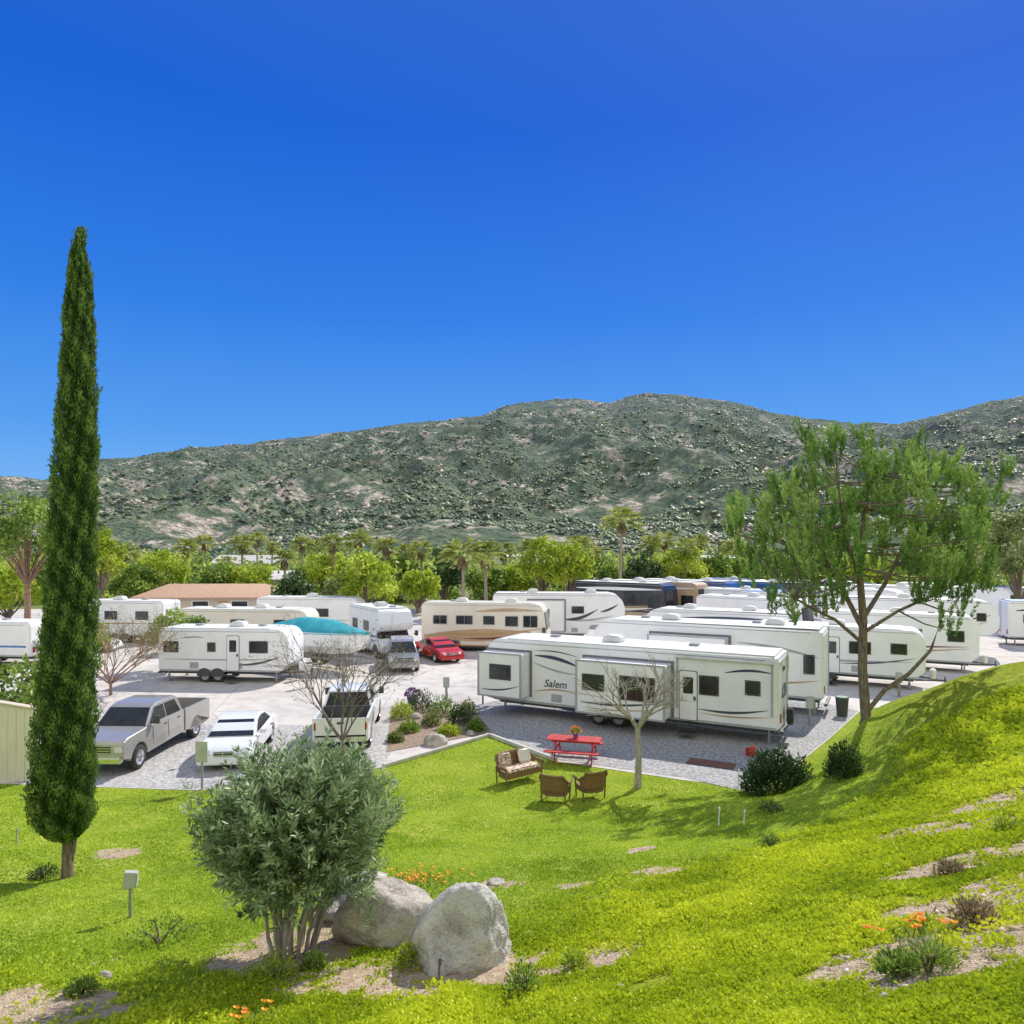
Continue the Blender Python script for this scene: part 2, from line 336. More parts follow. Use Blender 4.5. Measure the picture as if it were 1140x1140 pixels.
# ---------------------------------------------------------------- mountain
rp=[(-900,575),(-500,560),(-200,545),(0,528),(50,533),(110,508),(150,505),(200,497),(250,493),(300,487),(350,481),(400,475),(470,465),(540,457),(560,448),(590,443),(640,438),(680,443),(700,436),(720,433),(760,434),(800,440),(830,447),(860,454),(900,461),(950,466),(1000,468),(1050,456),(1100,443),(1140,434),(1300,405),(1600,420),(2100,470)]
pxs=np.linspace(-900,2100,760); ts=np.r_[np.linspace(0,1.0,270),np.linspace(1.03,1.4,10)]
ridge=np.interp(pxs,[a for a,_ in rp],[b for _,b in rp])
V=[]
for t in ts:
    Y=360+940*t
    for px,ry in zip(pxs,ridge):
        X=(px-570)/800*Y; Zr=7.5+(610-ry)/800*1300
        tt=min(t,1); zz=Zr*(tt**1.15)*.97 if t<=1 else Zr*(1-(t-1)*1.2)
        q=noise.ridged_multi_fractal(Vector((X/260,Y/420,.3)),1.0,2.1,6,1.0,2.0)-1.0
        q2=noise.fractal(Vector((X/45,Y/45,3.3)),.8,2.1,6)
        env=math.sin(math.pi*min(1,max(0,tt)))**.8*(1-.25*tt)
        zz+=q*42*env+q2*(8*env+2.8*tt)
        V.append((X,Y,zz-3 if t<.02 else zz))
V=np.array(V); nx2=len(pxs); ii=np.arange(len(V)).reshape(len(ts),nx2)
Fm=np.stack([ii[:-1,:-1],ii[:-1,1:],ii[1:,1:],ii[1:,:-1]],-1).reshape(-1,4)
m,nt,N,L=newmat('mountain'); M['mountain']=m
tc=N.new('ShaderNodeTexCoord')
a1=nz(.014,12); a2=nz(.06,12); a3=nz(.0045,6); a4=nz(.25,8)
green=mix(a4.outputs[0],ramp(a2.outputs[0],[(.36,(.055,.095,.065)),(.5,(.125,.17,.090)),(.64,(.28,.32,.15))]).outputs[0],ramp(a4.outputs[0],[(.4,(.055,.09,.065)),(.62,(.26,.29,.15))]).outputs[0])
tanc=ramp(a4.outputs[0],[(.34,(.30,.25,.19)),(.5,(.50,.43,.34)),(.66,(.70,.62,.51))]).outputs[0]
mk=mth('ADD',mth('MULTIPLY',a1.outputs[0],.5),mth('ADD',mth('MULTIPLY',a2.outputs[0],.65),mth('MULTIPLY',a3.outputs[0],.25)))
c=mix(ramp(mk,[(.745,(0,0,0)),(.81,(1,1,1))]).outputs[0],green,tanc)
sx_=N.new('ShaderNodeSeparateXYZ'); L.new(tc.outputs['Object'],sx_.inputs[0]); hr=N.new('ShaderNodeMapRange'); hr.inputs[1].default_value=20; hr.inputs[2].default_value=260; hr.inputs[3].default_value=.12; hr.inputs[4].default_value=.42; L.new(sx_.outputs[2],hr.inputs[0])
c=mix(hr.outputs[0],c,(.20,.25,.30))  # aerial haze painted into the base colour, stronger with height
b=N.new('ShaderNodeBsdfPrincipled'); b.inputs['Roughness'].default_value=1; b.inputs['Specular IOR Level'].default_value=0
L.new(c,b.inputs['Base Color']); bp=N.new('ShaderNodeBump'); bp.inputs['Strength'].default_value=.8; bp.inputs['Distance'].default_value=7
L.new(mth('ADD',a2.outputs[0],a4.outputs[0]),bp.inputs['Height']); L.new(bp.outputs[0],b.inputs['Normal']); o=N.new('ShaderNodeOutputMaterial'); L.new(b.outputs[0],o.inputs[0])
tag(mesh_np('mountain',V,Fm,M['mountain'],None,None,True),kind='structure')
octv=np.array([(1,0,0),(0,1,0),(-1,0,0),(0,-1,0),(0,0,1),(0,0,-.6)]); octf=np.array([(0,1,4),(1,2,4),(2,3,4),(3,0,4),(1,0,5),(2,1,5),(3,2,5),(0,3,5)])
def blobs(name,C_,S_,mat,var,kind='stuff',sq=.75,jt=.35):
    n_=len(C_); j=octv[None]*(1+jt*rng.normal(size=(n_,6,3)))*S_[:,None,None]; j[:,:,2]*=sq
    a=rng.uniform(0,6.28,n_)[:,None]; xx=j[:,:,0]*np.cos(a)-j[:,:,1]*np.sin(a); yy=j[:,:,0]*np.sin(a)+j[:,:,1]*np.cos(a)
    j=np.stack([xx,yy,j[:,:,2]],-1)+C_[:,None]
    return tag(mesh_np(name,j.reshape(-1,3),(octf[None]+6*np.arange(n_)[:,None,None]).reshape(-1,3),mat,None,np.repeat(var,6)),kind=kind)
vis=np.where((V[:,0]/V[:,1]>-.8)&(V[:,0]/V[:,1]<.8)&(np.repeat(ts,nx2)<=1))[0]
def pick(n_,sgn,thr,s):
    i=rng.choice(vis,n_*3); dens=np.array([noise.fractal(Vector(V[k])/s,.8,2,4) for k in i])
    k=dens*sgn>thr; i=i[k][:n_]; C_=V[i].copy(); C_[:,0]+=rng.uniform(-3,3,len(i)); C_[:,1]+=rng.uniform(-2,2,len(i)); return C_,dens[k][:n_]
C_,dd_=pick(46000,1,-.18,90); tfrac=(C_[:,1]-360)/940; S_=rng.uniform(.6,1.9,len(C_))*(1+.9*(rng.random(len(C_))<.08))*(1.3-.45*tfrac)
b_=blobs('chaparral',C_,S_,M['lf_scrub'],np.clip(rng.random(len(C_))**1.1*(1.1-.35*tfrac)+.15*tfrac,0,1),sq=.7); tag(b_,'dark green chaparral shrubs scattered over the mountain side','shrubs')
cs_=[];ss_=[]
cc_,_d=pick(190,-1,-.1,120)
for c0 in cc_:
    k_=int(rng.integers(5,22)); sc_=rng.uniform(4,15); o_=np.c_[rng.normal(0,sc_,k_),rng.normal(0,sc_*.7,k_)]
    yy=np.clip(c0[1]+o_[:,1],365,1295); xx=c0[0]+o_[:,0]; ti=np.clip(np.round((yy-360)/940*269).astype(int),0,269); pi_=np.clip(np.round(((xx/yy*800+570)+900)/3000*759).astype(int),0,759)
    zz=V[ti*nx2+pi_,2]; cs_.append(np.c_[xx,yy,zz-.4]); ss_.append(rng.uniform(.9,3.6,k_))
C_=np.concatenate(cs_); S_=np.concatenate(ss_)
rk=rng.integers(0,nx2,420); rk=rk[(pxs[rk]>540)&(pxs[rk]<760)][:28]; C2=V[266*nx2+rk]+rng.normal(0,2,(len(rk),3)); C2[:,2]-=.8; S2=rng.uniform(1.2,3.0,len(rk))
b_=blobs('hillside_rocks',np.r_[C_,C2],np.r_[S_,S2],M['lf_rock'],rng.random(len(C_)+len(C2)),sq=.6,jt=.4); tag(b_,'pale granite outcrops scattered over the mountain side','rocks')
# ---------------------------------------------------------------- far wood
lv=Leaves(); nT=2300
Yt=93*(600/93)**(rng.random(nT)**1.1); Xt=rng.uniform(-.85,.85,nT)*Yt
for k in range(nT):
    r=rng.uniform(1.3,3.6); H=rng.uniform(1.1,2.5)*r*(1 if Yt[k]>130 else .8); q=rdir(50); q[:,2]=np.abs(q[:,2]); cc=np.array([Xt[k],Yt[k],max(0,(Yt[k]-360)*.03)])+q*np.array([r,r,H])*rng.uniform(.6,1.05,(50,1))
    lv.add(cc,rdir(50),rng.uniform(.6,1.3,50)*(.5+Yt[k]/420),rng.uniform(.6,1.2,50)*(.5+Yt[k]/420),np.clip(rng.random()*.9+rng.uniform(-.2,.3,50),0,1))
tag(lv.build('far_woodland',M['lf_belt']),'belt of distant green trees along the foot of the mountain','trees',kind='stuff')
# ---------------------------------------------------------------- ground scatter
def scatter(n_,r0,r1,amax=46):
    r=r0*(r1/r0)**rng.random(n_); a=R(1)*rng.uniform(-amax,amax,n_); return r*np.sin(a),r*np.cos(a),r
lv=Leaves(); x,y,r=scatter(600000,3.2,24); h=hgt(x,y); k=(y<Lx(x)-.2); cm=coverm(x,y,h); k&=(rng.random(len(x))<cm)&(wob(x,y)>.07)
x,y,h,r=x[k],y[k],h[k],r[k]; dm=dirtm(x,y); k=(rng.random(len(x))>dm*1.25-.12); x,y,h,r,dm=x[k],y[k],h[k],r[k],dm[k]
nn_=len(x); f1=fn(x,y); f2=fn(x*2.7%25,y*2.7%31); th=np.clip(.05+.09*f2+.07*f1,.012,.16)*(1-.7*dm)
ax=rdir(nn_); ax[:,2]=np.abs(ax[:,2])*.7+.1
va=.50+.42*f1+.22*f2+rng.normal(0,.12,nn_)
up=np.tile([0,0,1.],(nn_,1))+rng.normal(0,.5,(nn_,3)); 
lv.add(np.c_[x,y,h+rng.random(nn_)*th],ax,.016+.0036*r,.012+.0026*r,va,np.cross(ax,up))
tag(lv.build('ground_cover',M['lf_cover']),'dense yellow green ground cover on the bank','ground cover',kind='stuff')
lv=Leaves(); x,y,r=scatter(350000,8,28); h=hgt(x,y); cm=coverm(x,y,h)
k=(y<Lx(x)-.1)&(rng.random(len(x))>cm); x,y,h,r=x[k],y[k],h[k],r[k]; dm=dirtm(x,y); k=(rng.random(len(x))>dm*1.25-.12); x,y,h,r=x[k],y[k],h[k],r[k]; nn_=len(x)
f1=fn(x*.8,y*.8,5); f2=fn(x*2.9%25,y*2.9%31,3)
ax=rdir(nn_)*.7; ax[:,2]=.8
lv.add(np.c_[x,y,h-.005],ax,rng.uniform(.02,.06,nn_)*np.clip(1+.8*f2,.4,2),.006+.0011*r,.48+.55*f1+.25*f2+rng.normal(0,.13,nn_))
tag(lv.build('lawn_grass',M['lf_grass']),'short bright green lawn grass in the hollow','grass',kind='stuff')
x,y,r=scatter(45000,3.5,18); k=y<Lx(x)-.5; x,y=x[k],y[k]; dm=dirtm(x,y); k=dm>.5; x,y=x[k],y[k]; h=hgt(x,y)
S_=rng.uniform(.005,.016,len(x))*(1+2.5*(rng.random(len(x))<.03)); tag(blobs('dirt_pebbles',np.c_[x,y,h],S_,M['lf_pebble'],rng.random(len(x))),'tiny pebbles strewn over the bare dirt patches','pebbles')
# ---------------------------------------------------------------- vegetation makers
def clumpcrown(lv,c,rad,nc,nl,cr,lf,low=-.5,aspect=.75):
    q=rdir(nc*3); q=q[q[:,2]>low][:nc]; sc=rng.uniform(.35,1.08,(len(q),1))**.6
    cs=np.array(c)+q*sc*np.array(rad)
    for cc in cs:
        v0=rng.uniform(.1,.85); p=rdir(nl)*rng.uniform(.3,1,(nl,1))**.5*cr*rng.uniform(.55,1.3)
        p[:,2]*=.75
        lv.add(cc+p,rdir(nl)+np.array([0,0,.3]),lf*rng.uniform(.6,1.3,nl),lf*aspect*rng.uniform(.6,1.2,nl),v0+rng.normal(0,.15,nl))
    return cs
def tree(label,x,y,H,w,cb,lm,group=None,nc=26,nl=90,lf=.34,name='leafy_tree',bark='bark',tr=.2,cat='tree',base=None):
    z0=hz(x,y) if base is None else base; t=thing(name,label,cat,(x,y,z0),0,group)
    lv=Leaves(); c=(0,0,(H+cb)/2); rad=(w/2*.88,w/2*.88,(H-cb)/2*.92)
    cs=clumpcrown(lv,c,rad,nc,nl,w*.11+.22,lf); 
    mb=MB(); mb.tube([(0,0,-.1),(.05,0,cb*.5),(0,.05,cb),(0,0,(H+cb)/2)],[tr*1.3,tr,tr*.8,tr*.3],8)
    for cc in cs[::3]:
        mb.tube([(0,0,cb*.8+rng.uniform(0,.3)),(cc[0]*.5,cc[1]*.5,(cb+cc[2])/2-.1),tuple(cc)],[tr*.5,tr*.3,tr*.1],5)
    mb.build('trunk',M[bark],t); lv.build('crown',M[lm],t); return t
def shrub(label,p,w,h,lm,group=None,n_=900,lf=.09,name='shrub',asp=.5,cat='shrub'):
    t=thing(name,label,cat,p,0,group); lv=Leaves(); q=rdir(n_); q[:,2]=np.abs(q[:,2]); s=rng.uniform(.45,1.05,(n_,1))
    c=q*s*np.array([w/2,w/2,h*.95])*(1+.15*np.sin(q[:,:1]*9)*np.sin(q[:,1:2]*7)); 
    lv.add(c,q+rdir(n_)*.7+np.array([0,0,.4]),lf*rng.uniform(.7,1.3,n_),lf*asp,.45+rng.normal(0,.22,n_)+.2*np.sin(q[:,0]*8+q[:,1]*6)); lv.build('foliage',M[lm],t)
    mb=MB()
    for k in range(6):
        a=rng.uniform(0,6.28); mb.tube([(0,0,-.05),(math.cos(a)*w*.12,math.sin(a)*w*.12,h*.4),(math.cos(a)*w*.3,math.sin(a)*w*.3,h*.75)],[.02,.015,.006],5)
    mb.build('stem',M['bark'],t); return t
def palm(label,x,y,H,group,cr=1.9,nf=38,tr=.2):
    t=thing('palm_tree',label,'palm tree',(x,y,0),0,group); mb=MB(); ln=rng.uniform(-.3,.3)
    mb.tube([(0,0,-.1),(ln*.3,0,H*.4),(ln,0,H-cr*.75)],[tr*1.4,tr,tr*.8],8); mb.build('trunk',M['palm_bark'],t)
    top=np.array([ln,0,H-cr*.75]); lv=Leaves()
    for k in range(nf):
        a=rng.uniform(0,6.28); e=rng.uniform(-.35,1.25); d=np.array([math.cos(a)*math.cos(e),math.sin(a)*math.cos(e),math.sin(e)])
        m_=14; tt=np.linspace(.25,1,m_)[:,None]; pts=top+d*cr*tt+np.array([0,0,-1])*(.35*cr*tt**2.2)
        side=unit(np.cross(d,[0,0,1])[None]); sg=np.where(np.arange(m_)%2,1,-1)[:,None]
        lv.add(pts,d*.9+side*sg*.8+np.array([0,0,-.35]),.42*cr*(1.15-tt[:,0]*.6),.10*cr,rng.uniform(.3,1))
    lv.build('crown',M['lf_palm'],t); lv=Leaves(); n_=90; a=rng.uniform(0,6.28,n_)
    lv.add(top+np.c_[np.cos(a)*.25,np.sin(a)*.25,rng.uniform(-.9,0,n_)],np.c_[np.cos(a)*.35,np.sin(a)*.35,-np.ones(n_)],cr*.45,.14,rng.random(n_)); lv.build('dead_fronds',M['lf_dry'],t)
    return t
def bare(label,p,H,spread,depth=5,r0=.09,bark='bark_pale',fork=.3,seed=1,tilt=.75,leaf=None,cat='tree',nb=5,nleaf=1):
    rr=random.Random(seed); t=thing('bare_tree',label,cat,p); tk=MB(); br=MB(); tips=[]
    h0=H*fork; tk.tube([(0,0,-.15),(.03,0,h0*.5),(0,0.02,h0)],[r0*1.35,r0,r0*.95],9)
    def go(q,d,ln,r,k):
        a=q+d*ln*.5+Vector((rr.uniform(-1,1),rr.uniform(-1,1),rr.uniform(-.5,1)))*ln*.06; e=q+d*ln
        br.tube([q,a,e],[r,r*.82,r*.62],6 if k>2 else 4)
        tips.append(e)
        if k==0: return
        for j in range(3 if (k>2 or rr.random()<.6) else 2):
            nd=(d+Vector((rr.uniform(-1,1),rr.uniform(-1,1),rr.uniform(-.55,.85)))*tilt).normalized(); nd.z=nd.z if nd.z>-.15 else .1
            go(e if j<2 else a,nd,ln*rr.uniform(.62,.85),r*.60,k-1)
    for j in range(nb):
        a=6.28*j/nb+rr.uniform(-.4,.4); s=spread*rr.uniform(.7,1.1); d=Vector((math.cos(a)*s,math.sin(a)*s,1)).normalized(); go(Vector((0,0,h0*.97)),d,(H-h0)*.33,r0*.62,depth-1)
    tk.build('trunk',M[bark],t); br.build('branches',M[bark],t)
    if leaf:
        lv=Leaves(); T=np.array([tuple(q) for q in tips]); T=np.repeat(T,nleaf,0); T=T[rng.random(len(T))<.5]; lv.add(T+rng.normal(0,.05*nleaf**.5,T.shape),rdir(len(T)),.08,.045,rng.random(len(T))); lv.build('crown',M[leaf],t)
    return t
# cypress
cy=Vector((-8.66,14,0)); cy.z=hz(cy.x,cy.y); t=thing('cypress_tree','tall narrow dark green cypress standing alone at the left of the lawn','tree',cy)
prof=[(256,1,90),(268,3,89),(285,6,87),(305,9,88),(330,12,88),(380,14,87),(430,16,86),(500,19,85),(560,20,83),(620,21,80),(700,24,77),(760,26,74),(820,28,72),(880,29,70),(905,28,70),(922,23,71),(935,10,74)]
pp=np.array(prof,float); zc=7.5-(pp[:,0]-610)/800*14-cy.z; rc=pp[:,1]/800*14; xc=(pp[:,2]-570)/800*14-cy.x
zo=np.argsort(zc); zc,rc,xc=zc[zo],rc[zo],xc[zo]
def cyr(a,z_): return np.interp(z_,zc,rc)*(1+.08*np.sin(a*5+z_*1.1)+.07*np.sin(a*9-z_*3.7)+.08*np.sin(z_*6+a*3)+.07*np.sin(z_*15+a*7))
lv=Leaves(); n_=95000; z_=zc[0]+(zc[-1]-zc[0])*rng.random(n_)**1.2; a=rng.uniform(0,6.283,n_); r=cyr(a,z_)*(.80+.28*rng.random(n_)); 
c=np.c_[np.interp(z_,zc,xc)+r*np.cos(a),r*np.sin(a),z_]
ax=np.c_[np.cos(a)*.35,np.sin(a)*.35,np.ones(n_)]+rng.normal(0,.28,(n_,3))
lv.add(c,ax,rng.uniform(.04,.095,n_),rng.uniform(.015,.028,n_),.46+.24*np.sin(a*9-z_*3.7)+.24*np.sin(z_*6+a*3)+.16*np.sin(z_*15+a*7)+rng.normal(0,.17,n_)); 
for k in range(170):
    zq=rng.uniform(zc[0]+.3,zc[-1]-.1); a=rng.uniform(0,6.28); r_=float(cyr(a,zq)); n2_=26; tt=rng.uniform(-.12,.18,n2_)[:,None]; d=unit(np.array([math.cos(a)*.35,math.sin(a)*.35,1.])); p0=np.array([np.interp(zq,zc,xc)+r_*math.cos(a),r_*math.sin(a),zq])
    lv.add(p0+d*tt+rng.normal(0,.02,(n2_,3)),d+rdir(n2_)*.4,.07,.022,.65+rng.normal(0,.15,n2_))
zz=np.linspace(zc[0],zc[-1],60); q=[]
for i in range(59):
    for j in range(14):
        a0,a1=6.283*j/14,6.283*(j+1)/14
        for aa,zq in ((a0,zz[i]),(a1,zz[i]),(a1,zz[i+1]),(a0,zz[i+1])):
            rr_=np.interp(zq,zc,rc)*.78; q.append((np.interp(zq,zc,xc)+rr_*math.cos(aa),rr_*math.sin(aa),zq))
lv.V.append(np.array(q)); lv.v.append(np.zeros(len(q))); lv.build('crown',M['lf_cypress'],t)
mb=MB(); mb.tube([(0,0,-.2),(0,0,.4),(.0,0,1.2),(-.05,0,3)],[.13,.10,.09,.06],10); mb.tube([(.05,0,.2),(.12,.03,.6),(.2,0,1.1)],[.04,.035,.02],6); mb.build('trunk',M['bark'],t)
# oleander
ob=G(325,1062); t=thing('oleander_bush','large rounded oleander bush with many bare stems in front of the boulders','shrub',ob)
oc=np.array(W(332,918,ob.y+.1))-np.array(ob); rad2=np.array([1.32,1.18,1.17]); lv=Leaves(); mb=MB()
q=rdir(1150); q=q[q[:,2]>-.86]
for d in q:
    bump_=1+.09*math.sin(d[0]*7+d[2]*5)+.10*math.sin(d[1]*8-d[2]*6)+.07*math.sin(d[0]*17+d[1]*11); s=rng.uniform(.60,1.02)*bump_
    e=oc+d*s*rad2; dd=unit(d*.9+np.array([0,0,.7])+rng.normal(0,.22,3)); n_=30; tt=rng.uniform(-.36,.05,n_)
    p=e+dd*tt[:,None]; rd=unit(np.cross(dd,rdir(n_))); lv.add(p,dd*.75+rd*.75,rng.uniform(.09,.16,n_),rng.uniform(.020,.032,n_),np.clip(.5+rng.normal(0,.15)+rng.normal(0,.18,n_)+tt*.5,0,1))
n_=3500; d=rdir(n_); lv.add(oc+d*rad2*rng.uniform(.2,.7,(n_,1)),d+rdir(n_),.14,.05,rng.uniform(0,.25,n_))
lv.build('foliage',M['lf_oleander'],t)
for k in range(22):
    a=6.283*k/22+rng.uniform(-.2,.2); r1=rng.uniform(.08,.28); r2=rng.uniform(.4,.75)
    e=oc+np.array([math.cos(a)*r2*1.0,math.sin(a)*r2*.9,rng.uniform(-.6,-.2)])
    mb.tube([(math.cos(a)*r1,math.sin(a)*r1,-.1),(math.cos(a)*r1*1.5+rng.uniform(-.04,.04),math.sin(a)*r1*1.5,.35),(e[0]*.7+math.cos(a)*.05,e[1]*.7,e[2]*.72),tuple(e)],[.032,.027,.022,.012],7)
mb.build('stems',M['bark_pale'],t)
# pine
pb=Vector((12.25,25,hz(12.25,25))); t=thing('pine_tree','broad green pine with leaning limbs at the foot of the bank, right of the trailers','tree',pb)
def wp(px,py,Y=25): return Vector(W(px,py,Y))-pb
leads=[[Vector((0,0,-.3)),wp(964,800),wp(960,745),wp(961,690),wp(957,640),wp(961,590),wp(966,545),wp(972,505)],
[wp(963,795),wp(985,768,24.8),wp(1012,750,24.4),wp(1036,724,24),wp(1048,690,24)],
[wp(960,700),wp(940,660,25.4),wp(918,620,26),wp(905,580,26.3),wp(900,540,26.3)],
[wp(960,690),wp(985,650,25.8),wp(1008,605,26.4),wp(1022,560,26.6),wp(1024,520,26.6)],
[wp(959,715),wp(930,690,24.4),wp(900,675,23.6),wp(872,658,23.2)],[wp(958,650),wp(945,610,24),wp(935,560,23.6),wp(932,515,23.6)],
[wp(960,705),wp(1000,680,25.4),wp(1045,660,26),wp(1085,640,26)],[wp(957,650),wp(920,630,26),wp(880,610,26.4),wp(855,590,26.4)]]
rads=[[.21,.175,.155,.135,.11,.085,.06,.03],[.085,.075,.065,.05,.03],[.09,.08,.065,.045,.03],[.085,.075,.06,.045,.03],[.07,.055,.04,.025],[.07,.055,.04,.03],[.07,.055,.04,.025],[.06,.05,.04,.025]]
tk=MB()
for l,r in zip(leads,rads): tk.tube(l,r,9)
tk.build('trunk',M['bark'],t); br=MB(); lv=Leaves()
nodes=[q.lerp(l[i+1],f) for l in leads for i,q in enumerate(l[:-1]) for f in (0,.5) if q.z>2.6]
pc=wp(966,588); pr_=np.array([4.1,3.5,2.85]); plumes=[]
tries=0
while len(plumes)<150 and tries<14000:
    tries+=1; d=rdir(1)[0]; s=rng.uniform(.06,1.12)**.45; e=np.array(pc)+d*s*pr_*(1+.13*math.sin(d[0]*6+d[2]*4)+.10*math.sin(d[0]*13+1)*math.sin(d[2]*9))
    if d[2]<-.45 and abs(d[0])<.35 and s>.35: continue
    if noise.noise(Vector(e)*.55+Vector((3,1,0)))<-.22: continue
    if plumes and min(np.linalg.norm((np.array(p_)-e)*[1,1,.55]) for p_ in plumes)<.62: continue
    plumes.append(e)
plumes+=[np.array(wp(1072,672,24.5)),np.array(wp(1098,645,25)),np.array(wp(1055,690,24)),np.array(wp(856,668,23.4)),np.array(wp(885,678,23.2)),np.array(wp(838,640,24)),np.array(wp(905,500,26)),np.array(wp(960,484,25)),np.array(wp(1020,494,26.4)),np.array(wp(930,488,24))]
for e in plumes:
    E=Vector(e); nd=min(nodes,key=lambda q:(q-E).length+max(0,q.z-E.z)*1.6)
    mid=nd.lerp(E,.55)+Vector((0,0,-.22*(E-nd).length**.5)); br.tube([nd,mid,E-Vector((0,0,.35)),E+Vector((0,0,.3))],[.034,.026,.016,.006],5)
    vb=.46+rng.normal(0,.15); out=np.array(E-Vector(pc)); out[2]=0; out=out/(np.linalg.norm(out)+.1)
    for k in range(13):
        a=rng.uniform(0,6.28); rr_=rng.uniform(0,.36); c0=e+np.array([math.cos(a)*rr_,math.sin(a)*rr_,rng.uniform(-.5,.2)]); dd=unit(np.array([math.cos(a)*.22,math.sin(a)*.22,1])+out*.15+rng.normal(0,.08,3)); L_=rng.uniform(.3,.6)
        n_=52; tt=rng.uniform(-.2,1,n_)[:,None]*L_; sp=unit(np.cross(dd,rdir(n_)))
        lv.add(c0+dd*tt,dd*1.0+sp*.7,rng.uniform(.10,.16,n_),.034,vb+tt[:,0]*.45+rng.normal(0,.14,n_))
br.build('branches',M['bark'],t); lv.build('crown',M['lf_pine'],t)
# bare trees
bt=G(710,877); bare('bare pale tree beside the red picnic table',bt,4.5,.95,5,.095,'bark_pale',.42,4,nb=5)
bare('slender bare twiggy tree right in front of the white pickup tailgate',(-5.95,25.2,0),5.2,.7,6,.065,'bark',.14,9,leaf='lf_dry')
bare('dense bare brush tangle left of the white trailer on the left',(-20.4,36.5,0),5.0,1.5,6,.07,'bark_red',.12,12,leaf='lf_olive',nb=8,nleaf=3)
# ---------------------------------------------------------------- boulders
def boulder(name,label,px,py,w,h,d,mat,seed,dz=-.12,rz=0,group=None,npl=12,lo=.60,hi=.86,sh=34,taper=0,lean=0):
    g=G(px,py); bm=bmesh.new(); bmesh.ops.create_icosphere(bm,subdivisions=5,radius=1)
    rr=random.Random(seed); pl=[(Vector((rr.gauss(0,1),rr.gauss(0,1),rr.gauss(0,.7))).normalized(),rr.uniform(lo,hi)) for _ in range(npl)]
    for v in bm.verts:
        p=v.co.normalized(); kk=1.0
        for nn,dd in pl:
            c=p.dot(nn)
            if c>0.01: kk=-math.log(math.exp(-sh*kk)+math.exp(-sh*min(dd/c,2)))/sh
        crk=1-abs(noise.noise(p*1.7+Vector((seed*1.7,1,0))))
        q=p*kk*1.06+p*(.08*noise.fractal(p*1.8+Vector((seed,0,0)),.9,2,5)+.03*noise.fractal(p*8+Vector((seed,0,0)),.8,2,4)-.04*max(0,crk-.94)/.06)
        tf=1-taper*(q.z+.5)
        v.co=Vector((q.x*w/2*tf+lean*q.z,q.y*d/2*tf,q.z*h*.60+h*.38))
    for f in bm.faces: f.smooth=True
    me=bpy.data.meshes.new(name); bm.to_mesh(me); bm.free(); me.materials.append(M[mat])
    o=bpy.data.objects.new(name,me); col.objects.link(o); o.location=(g.x,g.y,g.z+dz); o.rotation_euler=(0,0,rz); tag(o,label,'boulder',group); return o
boulder('boulder','pale grey angular boulder, rightmost and nearest of the three beside the oleander bush',511,1070,1.75,1.1,1.2,'rock_grey',23,npl=9,lo=.62,taper=.30,lean=.16)
boulder('boulder','rounded tan grey boulder in the middle beside the oleander bush',435,1044,1.66,1.0,1.2,'rock_tan',8,npl=10,lo=.68,taper=.12)
boulder('boulder','grey boulder at the back, half hidden behind the oleander bush',400,1008,1.4,.72,1.0,'rock_grey',14,rz=1)
boulder('boulder','low tan boulder between the oleander stems and the middle boulder',374,1018,.7,.45,.7,'rock_tan',21)
for px,py,w,lb in ((484,830,.95,'small pale rock in the planter at the lawn edge'),(462,800,.6,'little grey rock among the planter shrubs at the back'),(524,818,.45,'tiny tan rock at the right tip of the planter')):
    boulder('rock',lb,px,py,w,w*.5,w*.8,'rock_tan',int(px),dz=-.04)
for i,(px,py,w) in enumerate(((552,983,.35),(803,1127,.13),(985,1112,.12),(955,1002,.12),(118,1088,.2),(690,1100,.12),(1048,1113,.1),(916,1100,.08))):
    boulder('stone',['flat pale stone set in the middle of the lawn','small stone at the bottom edge right of centre','small stone on the bank near the lower right shrub','small stone on the bank below the pine shadow','small stone in the dirt at the lower left','small stone in the ground cover below the lawn','tiny stone right of the lower right shrub','tiny stone low on the bank'][i],px,py,w,w*(.28 if i==0 else .5),w*.8,'rock_tan',40+i,dz=-.02)
# shrubs
shrub('round dark green bush at the end of the front trailer',G(866,882),2.1,1.25,'lf_dark',n_=6200,lf=.11,name='bush')
shrub('dark green bush at the foot of the pine',G(940,866),.95,.95,'lf_dark',n_=2400,lf=.09,name='bush')
shrub('low spiky green plant on the dry bank at the lower right',G(1035,1082),.42,.24,'lf_green',n_=800,lf=.07,asp=.12,name='weed',cat='plant')
for i,(px,py,w,h,lm,lb) in enumerate([(178,1050,1.0,.35,'lf_green','weeds left of the oleander bush'),(303,1090,.55,.3,'lf_yellow','bright weeds at the foot of the oleander stems'),(48,978,.5,.25,'lf_dark','small dark weeds left of the cypress trunk'),(582,1112,.4,.4,'lf_green','upright weed below the right boulder'),(858,905,.6,.3,'lf_dark','dark weeds below the round bush on the lawn edge'),(858,945,.4,.3,'lf_green','small weed in the pine shadow'),(455,1078,.35,.3,'lf_yellow','light green weed between two boulders'),(545,1070,.3,.2,'lf_green','small weed right of the right boulder'),(350,1078,.3,.2,'lf_green','tiny weed at the oleander base on its right'),(1085,1030,.4,.22,'lf_dry','dry grass tuft on the right bank'),(1000,1085,.3,.15,'lf_green','small weed left of the spiky bank plant'),(1120,925,.35,.18,'lf_yellow','yellow weed in the upper dirt strip of the bank'),(1060,975,.35,.15,'lf_dry','dry tuft in the middle dirt strip of the bank'),(640,1078,.35,.18,'lf_yellow','yellow weed in the dirt right of the boulders'),(90,1108,.35,.18,'lf_green','weed in the dirt at the lower left corner')]):
    shrub(lb,G(px,py),w,h,lm,n_=520,lf=.055,name='weed',asp=.4,cat='plant')
